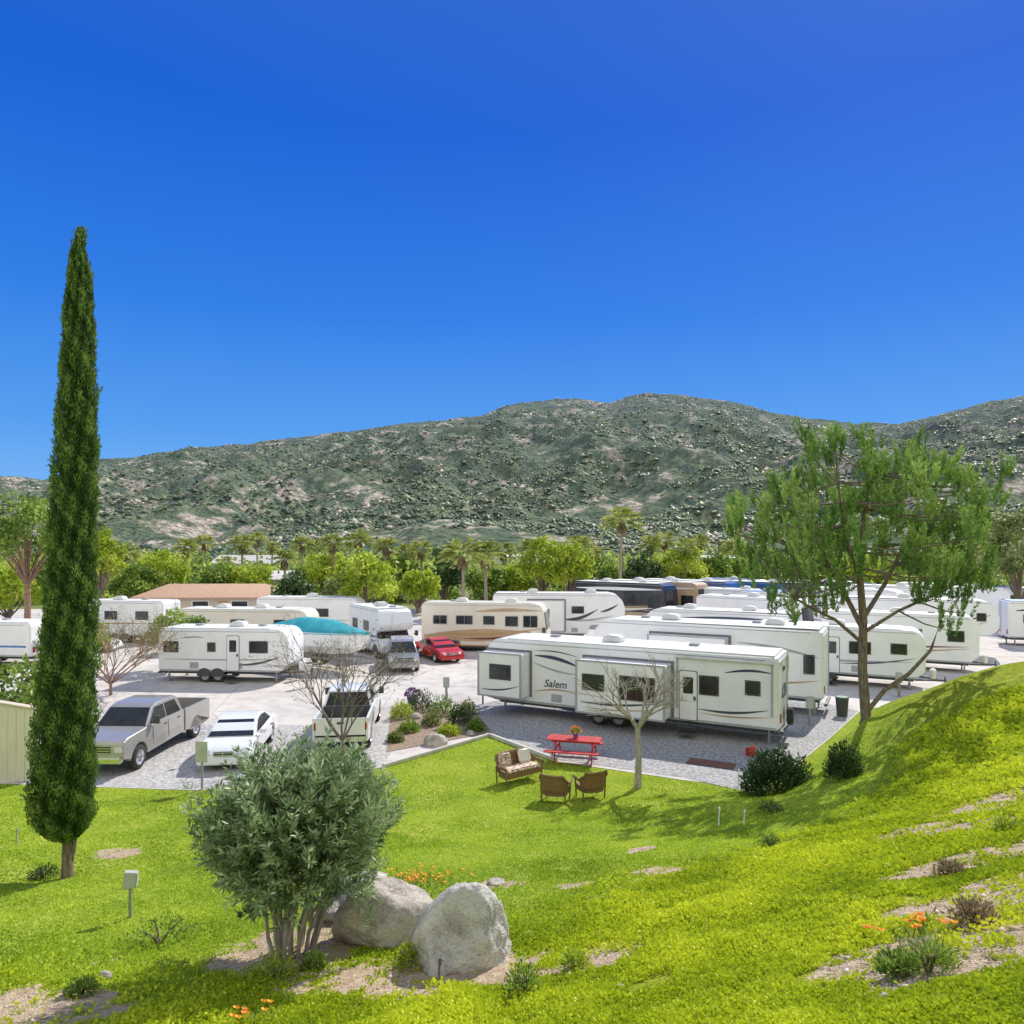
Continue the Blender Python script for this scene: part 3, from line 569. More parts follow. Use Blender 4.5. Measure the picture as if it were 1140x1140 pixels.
pl=[(447,800,1.0,.8,'lf_yellow','yellow green shrub at the left end of the planter'),(470,792,1.3,1.0,'lf_dark','dark shrub left of centre in the planter'),(494,796,1.2,.9,'lf_green','green shrub in the centre of the planter'),(512,806,1.1,.9,'lf_dark','dark shrub right of centre in the planter'),(530,814,.7,.5,'lf_green','low green shrub at the right tip of the planter'),(455,815,.9,.45,'lf_green','low green mound at the front left of the planter'),(500,818,.9,.4,'lf_yellow','low yellow green mound at the front of the planter'),(440,826,.6,.4,'lf_olive','grey green tuft at the near corner of the planter'),(480,808,.8,.6,'lf_olive','olive shrub in the middle of the planter'),(520,796,.9,.7,'lf_olive','olive shrub at the back right of the planter')]
for px,py,w,h,lm,lb in pl: shrub(lb,G(px,py),w,h,lm,n_=900,lf=.1,name='planter_shrub',group='shrubs in the planter bed')
sheet('planter_bed',[gp(430,838),gp(548,816),gp(535,800),gp(470,784),gp(436,790)],.03,M['mulch'])
def flowers(label,px,py,w,n_,cat='flowers'):
    g=G(px,py); t=thing('poppy_patch',label,cat,g); lv=Leaves(); q=rng.normal(0,1,(n_*6,2))*w/2.5
    hh=hgt(g.x+q[:,0],g.y+q[:,1])-g.z; lv.add(np.c_[q,hh],rdir(n_*6)*.5+[0,0,1],.12,.02,rng.random(n_*6)); lv.build('foliage',M['lf_green'],t)
    lv=Leaves(); q=rng.normal(0,1,(n_,2))*w/2.5; hh=hgt(g.x+q[:,0],g.y+q[:,1])-g.z
    for k in range(4):
        a=1.57*k; lv.add(np.c_[q,hh+rng.uniform(.1,.16)],np.tile([math.cos(a),math.sin(a),.5],(n_,1)),.045,.045,rng.random(n_),np.tile([0,0,1.],(n_,1)))
    lv.build('petals',M['lf_orange'],t)
flowers('orange poppies behind the right boulder',468,985,.9,44); flowers('orange poppies on the dry right bank',1013,1042,.4,16); flowers('orange poppies at the bottom edge below the boulders',283,1138,.3,9)
# ---------------------------------------------------------------- background trees
for px,ty,Y,cr,lb in [(228,594,120,2.0,'slender palm over the tan roofed house, leftmost of the palms'),(252,618,150,2.0,'short palm second from the left behind the tan roofed house'),(287,591,128,2.0,'tall slim palm at the right end of the tan roofed house'),(302,602,150,2.0,'palm just right of the tall slim palm near the house'),(318,610,95,1.9,'low palm above the small dark round tree'),(337,596,140,2.4,'tall palm left of the yellow green tree'),(352,600,155,2.4,'thin palm behind and right of the low palm'),(398,588,112,2.6,'palm rising behind the yellow green tree'),(470,600,100,2.1,'palm between the yellow green tree and the dark green tree'),(516,597,78,2.5,'left palm of the big pair behind the beige motorhome'),(541,600,82,2.4,'right palm of the big pair behind the beige motorhome'),(690,562,85,2.5,'tallest palm, standing behind the white fifth wheel trailer'),(740,590,110,2.3,'slim palm right of the tallest palm'),(780,594,115,2.2,'slim palm behind the dark motorhomes'),(808,600,125,2.2,'short palm behind the rightmost dark motorhome'),(660,606,130,2.2,'small far palm left of the tallest palm'),(820,596,112,2.2,'palm at the left edge of the pine crown'),(205,598,100,1.9,'slim palm left of the leftmost house palm'),(270,594,98,1.9,'slim palm between the two tall house palms'),(372,592,98,2.0,'slim palm just left of the palm behind the yellow green tree'),(428,596,98,2.0,'slim palm right of the yellow green tree'),(452,604,104,2.0,'small slim palm left of the dark green tree'),(590,598,96,2.0,'slim palm at the left side of the wide pale tree'),(645,594,96,2.0,'slim palm at the right side of the wide pale tree'),(725,594,100,2.0,'slim palm beside the dark olive tree'),(560,602,104,2.0,'small slim palm right of the big palm pair'),(140,602,100,2.0,'slim palm just right of the cypress'),(762,597,95,1.9,'slim palm between the two palms behind the dark motorhomes')]:
    X,_,Z=W(px,ty,Y); palm(lb,X,Y,Z,'palms behind the trailer lot',cr,tr=.18)
bt_=[(30,556,55,7.2,.5,'lf_green','spreading tree with reddish trunk at the left edge','bark_red'),(112,588,75,4.6,.3,'lf_yellow','light green tree just right of the cypress','bark'),(150,630,80,6,.1,'lf_green','low green tree left of the tan roofed house','bark'),(180,612,92,6.5,.2,'lf_yellow','pale green tree above the tan roofed house','bark'),(245,630,90,7,.1,'lf_green','green tree behind the middle of the tan roofed house','bark'),(282,628,90,6,.1,'lf_yellow','yellow green tree behind the right part of the tan roofed house','bark'),(330,640,66,4.0,.15,'lf_dark','small dark round tree at the right end of the tan roofed house','bark'),(362,614,100,7.5,.15,'lf_yellow','pale green tree behind the bright yellow green tree on its left','bark'),(408,611,62,5.2,.2,'lf_yellow','bright yellow green tree behind the teal boat','bark'),(442,618,100,7,.15,'lf_green','green tree right of the bright yellow green tree','bark'),(465,632,82,5,.1,'lf_yellow','low yellow green tree left of the dark green tree','bark'),(495,612,90,5,.1,'lf_dark','dense dark green tree left of the palm pair','bark'),(540,630,90,6,.1,'lf_green','low green tree behind the palm pair','bark'),(572,632,92,6,.1,'lf_yellow','low yellow green tree right of the palm pair','bark'),(604,598,86,6.0,.2,'lf_yellow','feathery pale green tree left of the tallest palm, its left half','bark'),(634,602,88,6.0,.2,'lf_yellow','feathery pale green tree left of the tallest palm, its right half','bark'),(668,624,96,7,.1,'lf_green','low green tree below the small far palm','bark'),(715,614,95,5.6,.1,'lf_dark','dark olive tree right of the tallest palm','bark'),(758,608,96,7,.2,'lf_yellow','fresh green tree above the dark motorhomes','bark'),(795,618,98,7,.15,'lf_green','green tree behind the rightmost dark motorhome','bark'),(840,610,100,9,.15,'lf_green','green tree left of the pine crown','bark'),(1095,566,80,6.5,.2,'lf_green','tall feathery tree right of the pine','bark'),(1134,556,70,6,.15,'lf_olive','dense tree at the right edge','bark'),(1050,600,100,8,.1,'lf_green','broad green tree behind the pine on its right','bark'),(70,615,100,9,.1,'lf_green','green tree behind the cypress','bark'),(900,615,110,9,.1,'lf_green','green tree behind the pine trunk','bark'),(960,618,112,9,.1,'lf_yellow','pale green tree far behind the pine trunk','bark'),(1075,636,80,6,.1,'lf_yellow','low yellow green tree at the right of the pine','bark'),(10,628,70,6,.1,'lf_yellow','low yellow green tree at the left edge','bark'),(385,634,88,5,.1,'lf_olive','low olive tree left of the bright yellow green tree','bark')]
for px,ty,Y,w,cbf,lm,lb,bk in bt_:
    X,_,Z=W(px,ty,Y); tree(lb,X,Y,Z,w,max(.4,Z*cbf),lm,'trees behind the trailer lot',nc=int(22+w*4),nl=75,lf=.24+Y*.0018,bark=bk,tr=.22)
tree('small green tree behind the bare brush tangle',-20.5,44,3.9,3.4,.5,'lf_green',nc=22,lf=.24)
tree('green shrubby tree beside the cream trailer, behind the cypress',-29,48,3.6,4.0,.3,'lf_yellow',nc=24,lf=.26)
tree('bushy green tree behind the cream board wall',-20.2,28.6,3.1,3.6,.2,'lf_green',nc=26,lf=.2)
# ---------------------------------------------------------------- vehicles
def wheel(par,x,y,r,w,side,rim='chrome'):
    mb=MB(); mb.ylathe((x,y,r),[(-w/2,r*.55),(-w/2,r*.9),(-w/2+.03,r),(w/2-.03,r),(w/2,r*.9),(w/2,r*.55),(-w/2,r*.55)],20)
    t=mb.build('wheel',M['rubber'],par); mb=MB(); s=side
    mb.ylathe((x,y,r),[(s*w*.30,.02*r),(s*w*.42,.2*r),(s*w*.34,.25*r),(s*w*.30,.48*r),(s*w*.52,.56*r),(s*w*.50,.62*r),(s*w*.2,.62*r)],20); mb.build('rim',M[rim],t)
def swoosh(mb,x0,x1,z0,z1,th,y,bow=.25,n_=16):
    top=[];bot=[]
    for i in range(n_+1):
        t_=i/n_; x_=x0+(x1-x0)*t_; zz=z0+(z1-z0)*t_+bow*math.sin(math.pi*t_); h_=th*math.sin(math.pi*min(1,t_*.9+.06))
        top.append((x_,zz+h_/2)); bot.append((x_,zz-h_/2))
    mb.prism(top+bot[::-1],y-.008,y+.004)
def rv(name,label,A,B,H,kind='travel',front='R',Wd=2.45,body='rv_white',wins=(),door=None,slides=(),sw=(),acs=(.5,),awn=None,roof='rv_roof',group='recreational vehicles parked in the lot',cat='trailer',band=None,wheelx=None):
    A=Vector(A);B=Vector(B);d=B-A;L_=d.length;d.normalize();nrm=Vector((-d.y,d.x)); 
    c=(A+B)/2+nrm*Wd/2; t=thing(name,label,cat,(c.x,c.y,.012),math.atan2(d.y,d.x),group); h=L_/2; sx=1 if front=='R' else -1; Y0=-Wd/2
    fl={'travel':.62,'fifth':.75,'motor':.42,'classc':.5}[kind]
    if kind=='travel': pr=[(-h,fl),(h-.5,fl),(h-.02,fl+.4),(h,H-.75),(h-.1,H-.35),(h-.4,H-.06),(h-.7,H),(-h+.12,H),(-h,H-.12)]
    elif kind=='fifth': pr=[(-h,fl),(h-2.9,fl),(h-2.7,1.45),(h-.55,1.5),(h-.05,1.9),(h,H-1.1),(h-.2,H-.5),(h-.65,H-.08),(h-1.1,H),(-h+.12,H-.05),(-h,H-.2)]
    elif kind=='motor': pr=[(-h,fl),(h-.2,fl),(h,.7),(h+.02,1.25),(h-.08,1.7),(h-.25,H-.55),(h-.5,H-.12),(h-.9,H),(-h+.15,H),(-h,H-.15)]
    else: pr=[(-h,fl),(h-.15,fl),(h,.7),(h,1.05),(h-.75,1.35),(h-1.15,1.85),(h-.45,1.95),(h-.3,2.3),(h-.7,H-.15),(h-1.2,H),(-h+.1,H),(-h,H-.12)]
    mb=MB(); mb.prism([(sx*a,b) for a,b in pr],-Wd/2,Wd/2); bd=mb.build('body',M[body],t,.07,3)
    mb=MB(); mb.box(*sorted((sx*(-h+.18),sx*(h-1.1))),-Wd/2+.08,Wd/2-.08,H+.003,H+.035); rf=mb.build('roof',M[roof],t,.015)
    for a in acs:
        x_=-h+a*L_; mb=MB(); mb.prism([(x_-.45,H+.03),(x_+.45,H+.03),(x_+.36,H+.30),(x_-.2,H+.34),(x_-.42,H+.2)],-.35,.35); mb.build('air_conditioner',M['rv_roof'],t,.05)
    for a in (.22,.72):
        x_=-h+a*L_; mb=MB(); mb.box(x_-.2,x_+.2,.1,.5,H+.03,H+.14); mb.build('roof_vent',M['trim_grey'],t,.03)
    y=Y0
    def win(par,x0,x1,z0,z1,yy):
        mb=MB(); mb.rrect(x0,x1,z0,z1,yy-.02,yy+.02,.09); w_=mb.build('window',M['window_tint'],par)
        mb=MB(); o_=.035
        for (a,b,c_,d_) in ((x0-o_,x1+o_,z1-.005,z1+o_),(x0-o_,x1+o_,z0-o_,z0+.005),(x0-o_,x0+.005,z0,z1),(x1-.005,x1+o_,z0,z1)): mb.box(a,b,yy-.028,yy+.01,c_,d_)
        if x1-x0>.9: mb.box((x0+x1)/2-.012,(x0+x1)/2+.012,yy-.026,yy-.005,z0,z1)
        mb.build('window_frame',M['dark_grey'] if body!='rv_cream' else M['trim_grey'],w_)
    for w_ in wins: win(t,-h+w_[0],-h+w_[1],w_[2],w_[3],y)
    if door:
        x0=-h+door; mb=MB(); mb.rrect(x0,x0+.68,fl+.06,fl+1.98,y-.03,y+.02,.08); dd=mb.build('door',M[body],t)
        mb=MB(); mb.rrect(x0-.03,x0+.71,fl+.03,fl+2.01,y-.012,y+.01,.09); mb.build('door_frame',M['dark_grey'],t)
        mb=MB(); mb.rrect(x0+.14,x0+.54,fl+1.1,fl+1.75,y-.042,y-.02,.06); mb.build('door_window',M['window_tint'],dd)
        mb=MB(); mb.box(x0+.56,x0+.64,y-.06,y-.028,fl+.85,fl+1.0); mb.build('handle',M['dark_grey'],dd)
        for zz_,dp in ((.22,.5),(.44,.28)): mb=MB(); mb.box(x0+.02,x0+.66,y-dp,y-.02,zz_-.02,zz_+.02); mb.build('entry_step',M['dark_grey'],t)
    for (x0,x1,z0,z1,dp,ws) in slides:
        mb=MB(); mb.box(-h+x0,-h+x1,y-dp,y+.05,z0,z1); so=mb.build('slide_out',M[body],t,.03)
        mb=MB()
        for q in ((x0-.04,x0+.05,z0-.02,z1+.04),(x1-.05,x1+.04,z0-.02,z1+.04),(x0+.05,x1-.05,z1-.02,z1+.04),(x0+.05,x1-.05,z0-.02,z0+.05)): mb.box(-h+q[0],-h+q[1],y-dp-.015,y-dp+.03,q[2],q[3])
        mb.build('slide_trim',M['trim_grey'],so)
        mb=MB()
        for q in ((x0-.12,x0-.003,z0-.05,z1+.1),(x1+.003,x1+.12,z0-.05,z1+.1),(x0-.003,x1+.003,z1+.003,z1+.1)): mb.box(-h+q[0],-h+q[1],y-.02,y+.01,q[2],q[3])
        mb.build('slide_gasket',M['gasket'],t)
        for w_ in ws: win(so,-h+w_[0],-h+w_[1],w_[2],w_[3],y-dp)
    for (mt,x0,x1,z0,z1,th,bow,*off) in sw:
        mb=MB(); swoosh(mb,-h+x0,-h+x1,z0,z1,th,y-(off[0] if off else 0),bow); mb.build('stripe',M[mt],t)
    if band:
        mt,z0,z1=band; mb=MB(); mb.box(-h+.12,h-.3 if kind!='fifth' else h-(2.9 if sx>0 else .2),y-.006,y+.004,z0,z1); mb.build('side_band',M[mt],t)
    if awn:
        x0,x1=-h+awn[0],-h+awn[1]; mb=MB(); mb.tube([(x0,y-.09,H-.22),(x1,y-.09,H-.22)],.065,10); aw=mb.build('awning',M['rv_roof'],t)
        for xx in (x0+.05,x1-.05): mb=MB(); mb.box(xx-.025,xx+.025,y-.07,y-.01,fl+.5,H-.2); mb.build('awning_arm',M['trim_grey'],aw)
    for f in (.28,.62):
        xx=-h+f*L_
        if not any(s_[0]-.1<f*L_<s_[1]+.1 for s_ in slides): mb=MB(); mb.box(xx-.25,xx+.25,y-.006,y+.002,fl+.16,fl+.5); mb.build('hatch',M['trim_grey'],t)
    e0,e1=(-h+.1,h-.45) if kind!='fifth' else (-h+.1,h-3.1)
    if sx<0: e0,e1=-e1,-e0
    mb=MB(); mb.box(e0,e1,y-.004,y+.03,fl+.0,fl+.10); mb.build('skirt_trim',M['trim_grey'] if body!='rv_cream' else M['tan_trim'],t)
    mb=MB(); mb.box(-h+.14,h-.5,y-.01,y+.005,H-.16,H-.13); mb.build('roof_rail',M['trim_grey'],t)
    mb=MB(); mb.box(e0+.1,e1-.1,-.9,.9,fl-.18,fl+.02); mb.build('underframe',M['dark_grey'],t)
    r=.36 if kind in('travel','fifth') else .45
    if wheelx is None: wheelx=[.36,.36+.85/L_] if kind in('travel','fifth') else ([.26,.80])
    for f in wheelx:
        xx=-h+f*L_ if front=='R' else h-f*L_
        for s in (-1,1): wheel(t,xx,s*(Wd/2-.17),r,.24,s,'trim_grey')
        mb=MB(); mb.prism([(xx+(r+.09)*math.cos(R(a)),r+.0+(r+.09)*math.sin(R(a))) for a in range(0,181,20)],y-.006,y+.02); mb.build('wheel_arch',M['dark_grey'],t)
    if kind=='travel':
        mb=MB(); xf=h*sx
        mb.tube([(xf-.5*sx,-.7,.5),(xf+.95*sx,0,.5)],.05,6); mb.tube([(xf-.5*sx,.7,.5),(xf+.95*sx,0,.5)],.05,6); mb.tube([(xf+.9*sx,0,0),(xf+.9*sx,0,.7)],.04,6); mb.build('hitch',M['dark_grey'],t)
        for s in (-.17,.17): mb=MB(); mb.tube([(xf+.35*sx,s,.55),(xf+.35*sx,s,.6),(xf+.35*sx,s,1.0),(xf+.35*sx,s,1.07)],[.12,.15,.15,.06],12); mb.build('gas_bottle',M['rv_roof'],t)
    if kind in('travel','fifth'):
        for xx in (e0+.4,e1-.3):
            for s in (-.95,.95): mb=MB(); mb.box(xx-.04,xx+.04,s-.04,s+.04,0.03,fl-.02); mb.box(xx-.1,xx+.1,s-.1,s+.1,0,.03); mb.build('jack',M['grey_metal'],t)
        mb=MB(); xr=-h*sx; mb.box(*sorted((xr,xr-.12*sx)),-1.0,1.0,.45,.56); mb.build('bumper',M['dark_grey'],t)
    if kind in('motor','classc'):
        mb=MB(); hw=Wd/2-.12
        if kind=='motor': q=[(h-.075,1.68),(h-.235,H-.6)]
        else: q=[(h-.76,1.36),(h-1.13,1.83)]
        pts=[(sx*q[0][0]+.02*sx,-hw,q[0][1]),(sx*q[0][0]+.02*sx,hw,q[0][1]),(sx*q[1][0]+.02*sx,hw*.97,q[1][1]),(sx*q[1][0]+.02*sx,-hw*.97,q[1][1])]
        mb.plate(pts,.03); mb.build('windscreen',M['glass'],t)
        xf=sx*(h+.0)
        for s in (-1,1):
            mb=MB(); mb.box(*sorted((xf-.03*sx,xf+.05*sx)),s*.85-.2,s*.85+.2,.78,.98); mb.build('headlight',M['lamp_clear'],t,.02)
            mb=MB(); mb.box(*sorted((xf-.1*sx,xf-.35*sx)),s*(Wd/2+.18)-.08,s*(Wd/2+.18)+.08,1.5,1.85); mb.box(*sorted((xf-.2*sx,xf-.26*sx)),*sorted((s*(Wd/2-.05),s*(Wd/2+.12))),1.6,1.66); mb.build('mirror',M['dark_grey'],t,.02)
        mb=MB(); mb.box(*sorted((xf-.03*sx,xf+.045*sx)),-.55,.55,.75,1.0); mb.build('grille',M['dark_grey'],t)
        mb=MB(); mb.box(*sorted((xf-.2*sx,xf+.1*sx)),-Wd/2+.05,Wd/2-.05,.42,.62); mb.build('bumper',M['trim_grey'],t,.04)
    xr=-h*sx; mb=MB()
    for s in (.35,.7): mb.tube([(xr-.06*sx,s,.9),(xr-.06*sx,s,H),(xr+.2*sx,s,H+.08)],.016,5)
    for k in range(7): mb.tube([(xr-.06*sx,.35,1.0+k*.35),(xr-.06*sx,.7,1.0+k*.35)],.014,5)
    mb.build('ladder',M['trim_grey'],t)
    for s in (-1,1):
        mb=MB(); mb.box(*sorted((xr-.03*sx,xr+.02*sx)),s*.95-.09,s*.95+.09,fl+.25,fl+.6); mb.build('tail_light',M['lamp_red'],t)
    return t,h,Y0
Bc=Vector((10.0,26.9)); dv=Vector((.882,-.471)).normalized(); Ac=Bc-dv*12.7
tS,h,Y0=rv('travel_trailer','white travel trailer with two slide outs and curved stripes beside the red picnic table',Ac,Bc,3.38,'travel','L',2.55,
 wins=[(9.75,10.45,1.75,2.45),(11.5,12.0,1.9,2.4)],door=8.95,slides=[(.14,2.25,.95,2.85,.9,[(.75,1.75,1.75,2.35)]),(4.9,8.6,.72,2.85,1.0,[(5.2,6.1,1.7,2.3),(6.8,8.2,1.45,2.35)])],
 sw=[('navy',2.5,4.7,2.75,2.35,.16,.12),('trim_grey',2.4,4.6,2.45,2.05,.09,-.1),('tan_trim',2.45,4.5,1.15,1.25,.07,.12),('dark_grey',2.5,4.6,2.95,2.8,.05,.1),('dark_grey',9.7,12.3,1.15,1.35,.10,-.12),('tan_trim',9.8,12.4,1.0,1.1,.06,-.08),('navy',10.7,12.5,2.65,2.75,.10,.1),('dark_grey',.3,2.2,1.25,1.5,.07,-.1,.9),('dark_grey',5.1,8.4,1.15,1.4,.09,-.1,1.0),('tan_trim',5.2,8.4,.95,1.15,.05,-.08,1.0)],
 acs=(.45,),awn=(8.8,12.5),wheelx=[.50,.57],group=None)
lettering('Salem',.46,M['dark_grey'],tS,(-h+2.95,Y0-.006,1.42),(R(90),0,0)); lettering('Salem',.32,M['dark_grey'],tS,(h+.006,-.45,2.72),(R(90),0,R(90)))
mb=MB(); mb.rrect(-.5,.5,1.7,2.2,-.02,.02); w_=mb.build('window',M['window_tint'],tS); w_.rotation_euler=(0,0,R(90)); w_.location=(h,0,0)
mb=MB(); mb.ylathe((0,0,0),[(-.12,.02),(-.12,.30),(-.09,.35),(.09,.35),(.1,.05)],20); w_=mb.build('spare_wheel',M['rubber'],tS); w_.rotation_euler=(0,0,R(90)); w_.location=(h+.22,.1,.95)
for s in (-.75,.75):
    mb=MB(); mb.box(-.18,.18,-.012,.02,3.05,3.12); q=mb.build('marker_lamp',M['lamp_amber'],tS); q.rotation_euler=(0,0,R(90)); q.location=(h+.004,s,0)
def nb(B,L_,d=dv): B=Vector(B); return B-d.normalized()*L_
B2=Vector((13.75,31.7)); rv('fifth_wheel_trailer','tall white fifth wheel trailer directly behind the front trailer',nb(B2,11),B2,3.85,'fifth','L',2.5,wins=[(8.6,9.5,2.0,2.6),(10.2,10.6,1.9,2.7),(5.5,6.4,2.3,2.8)],slides=[(3.2,6.9,.95,3.3,.6,[(4.0,5.0,2.0,2.6)])],sw=[('trim_grey',7.3,10.8,3.1,2.6,.14,.1),('tan_trim',7.2,10.8,1.3,1.6,.1,-.1)],acs=(.35,.8),door=7.5)
B3=Vector((21.5,37.3)); rv('travel_trailer','white trailer behind the pine trunk',nb(B3,8.6),B3,3.15,'travel','R',2.45,wins=[(5.0,6.0,1.8,2.4),(2.5,3.3,1.8,2.4),(7.0,7.7,1.9,2.4)],sw=[('trim_grey',1,8,1.4,1.5,.12,-.1),('navy',4.5,8.1,1.2,1.7,.09,-.1)],door=3.8,acs=(.5,))
B3c=Vector((27.6,42.4)); rv('travel_trailer','white trailer with a cream roof line next behind the one at the pine trunk',nb(B3c,8.6),B3c,3.4,'travel','R',2.45,wins=[(4.6,5.6,1.9,2.5),(2,3,1.9,2.5),(7.0,7.8,1.9,2.5)],sw=[('maroon',1,8,1.5,1.6,.12,-.1),('tan_trim',3.5,8.1,1.2,1.5,.09,-.1)],roof='rv_cream',acs=(.5,))
B3b=Vector((17.2,43.6)); rv('fifth_wheel_trailer','white fifth wheel trailer two rows behind the front trailer',nb(B3b,9.6),B3b,3.45,'fifth','L',2.45,wins=[(3,4,2.0,2.6),(6,7,2.0,2.6),(8.3,8.9,2.0,2.6)],sw=[('navy',2,9,2.9,3.0,.14,.1),('tan_trim',2,9,1.6,1.7,.1,-.1)],acs=(.3,.7))
B4=Vector((33.0,48.6)); rv('fifth_wheel_trailer','white fifth wheel trailer right of the pine',nb(B4,9.5),B4,3.85,'fifth','R',2.45,wins=[(5.8,6.6,2.0,2.6),(2.2,3.2,2.0,2.6),(8.2,8.7,2.5,3.0)],sw=[('maroon',4.2,9.0,2.2,2.9,.16,-.2),('tan_trim',4.0,8.8,1.9,2.4,.1,-.2)],door=4.4,acs=(.4,))
A5=Vector((38.0,55)); rv('travel_trailer','white trailer with a blue roof at the far right edge',A5,A5+Vector((.92,-.3)).normalized()*9,3.4,'travel','R',2.45,wins=[(1.0,1.9,1.8,2.4),(4,5,1.8,2.4)],sw=[('navy',.5,6,2.7,2.9,.3,.1)],roof='blue_roof')
A6=Vector((-1.5,56.5));B6=Vector((8.8,55.9)); rv('fifth_wheel_trailer','white fifth wheel trailer with grey swirls in the middle of the far row',A6,B6,3.9,'fifth','R',2.45,wins=[(1.4,2.3,2.1,2.7),(6.2,7.1,2.4,2.9),(4.2,4.8,2.1,2.7)],slides=[(2.8,5.6,1.0,3.4,.5,[(3.4,4.4,2.1,2.7)])],sw=[('dark_grey',.6,3.0,1.7,2.2,.14,-.15),('dark_grey',5.6,8.2,1.9,2.7,.26,-.25),('trim_grey',5.4,9.4,1.9,2.2,.16,-.2),('dark_grey',8.4,9.8,2.5,3.1,.20,-.1)],acs=(.3,.75))
A7=Vector((-6.6,52.3));B7=Vector((2.5,50.9)); rv('motorhome','beige motorhome with brown side bands facing right in the far row',A7,B7,3.5,'motor','R',2.45,body='rv_cream',wins=[(.9,1.9,2.0,2.6),(2.6,3.8,2.0,2.6),(4.6,5.4,2.0,2.6),(6.2,7.1,1.9,2.6),(7.5,8.5,1.85,2.65)],sw=[('rv_beige',.2,8.9,1.1,1.35,.9,.0),('tan_trim',1.2,8.8,1.35,1.75,.22,-.25,.006),('maroon',3.2,8.7,.95,1.35,.16,-.1,.012),('rv_beige',4.0,8.8,2.9,3.0,.25,.1)],cat='motorhome',acs=(.3,.7),roof='rv_cream')
A8=Vector((-19.8,40.2));B8=Vector((-12.35,39.6)); rv('travel_trailer','white travel trailer with three windows on the left side of the lot',A8,B8,2.98,'travel','R',2.45,wins=[(.35,1.15,1.7,2.25),(2.9,3.3,1.75,2.2),(5.3,6.3,1.7,2.3)],sw=[('trim_grey',.3,7.2,1.3,1.35,.08,-.05),('dark_grey',4.4,7.1,1.0,1.5,.12,-.15),('dark_grey',1.3,2.7,2.45,2.5,.05,.05)],door=4.0,acs=(.55,),wheelx=[.36,.46])
A9=Vector((-24.0,51.5));B9=Vector((-14.4,50.6)); rv('travel_trailer','cream trailer in the row behind the left white trailer',A9,B9,3.1,'travel','R',2.45,body='rv_cream',wins=[(1,2,1.8,2.4),(4,5,1.8,2.4),(7.2,8,1.8,2.4)],sw=[('tan_trim',.5,9,1.5,1.6,.14,0)],acs=(.3,.6))
rv('travel_trailer','long white trailer at the left behind the cypress',(-36,57),(-27.2,56),3.3,'travel','L',2.45,wins=[(1,2,1.9,2.5),(4,5,1.9,2.5),(6.6,7.6,1.9,2.5)],sw=[('tan_trim',.5,8,1.5,1.6,.12,0)])
rv('travel_trailer','pale trailer with blue stripe at the left edge above the cream board wall',(-41,46.5),(-30.3,45.2),2.75,'travel','L',2.45,wins=[(2,3,1.6,2.1),(6,7,1.6,2.1)],band=('blue_roof',1.2,1.32))
rv('travel_trailer','white trailer roof seen between the cream trailer and the beige motorhome',(-21,59),(-12.5,58.5),3.4,'travel','R',2.45,wins=[(1,2,1.9,2.5),(5,6,1.9,2.5)],sw=[('trim_grey',.5,8,1.5,1.6,.12,0)])
rv('motorhome','white cab over motorhome facing the camera beside the teal boat',(-12.0,53),(-8.6,47.6),3.35,'classc','R',2.4,wins=[(.8,1.7,1.8,2.4),(3,3.9,1.8,2.4)],sw=[('navy',.4,5.6,1.4,1.5,.2,0),('blue_roof',.4,5.6,1.1,1.2,.12,0)],cat='motorhome')
d2=Vector((.75,-.66)).normalized()
for i,(px,Y,bd,st,lb) in enumerate(((742,66,'paint_dark','rv_beige','dark motorhome with pale curved bands, left of the three in the far row'),(779,68,'rv_beige','maroon','motorhome with dark red and beige bands, middle of the three in the far row'),(815,70,'paint_blue','navy','dark blue motorhome, right of the three in the far row'))):
    Bq=Vector(((px-570)/800*Y,Y)); rv('motorhome',lb,Bq-d2*10.5,Bq,4.15,'motor','R',2.5,body=bd,roof='rv_roof',wins=[(1,2.2,2.2,3.0),(3.6,4.8,2.2,3.0),(6.2,7.2,2.2,3.0),(8.6,9.8,1.9,2.9)],band=(st,.6,1.4),sw=[('rv_cream',.3,10,1.5,2.0,.28,-.2,.008),('tan_trim',.3,10,1.8,2.2,.14,-.2,.010),('rv_white',.3,10,3.5,3.6,.3,0)],cat='motorhome',acs=(.3,.7))
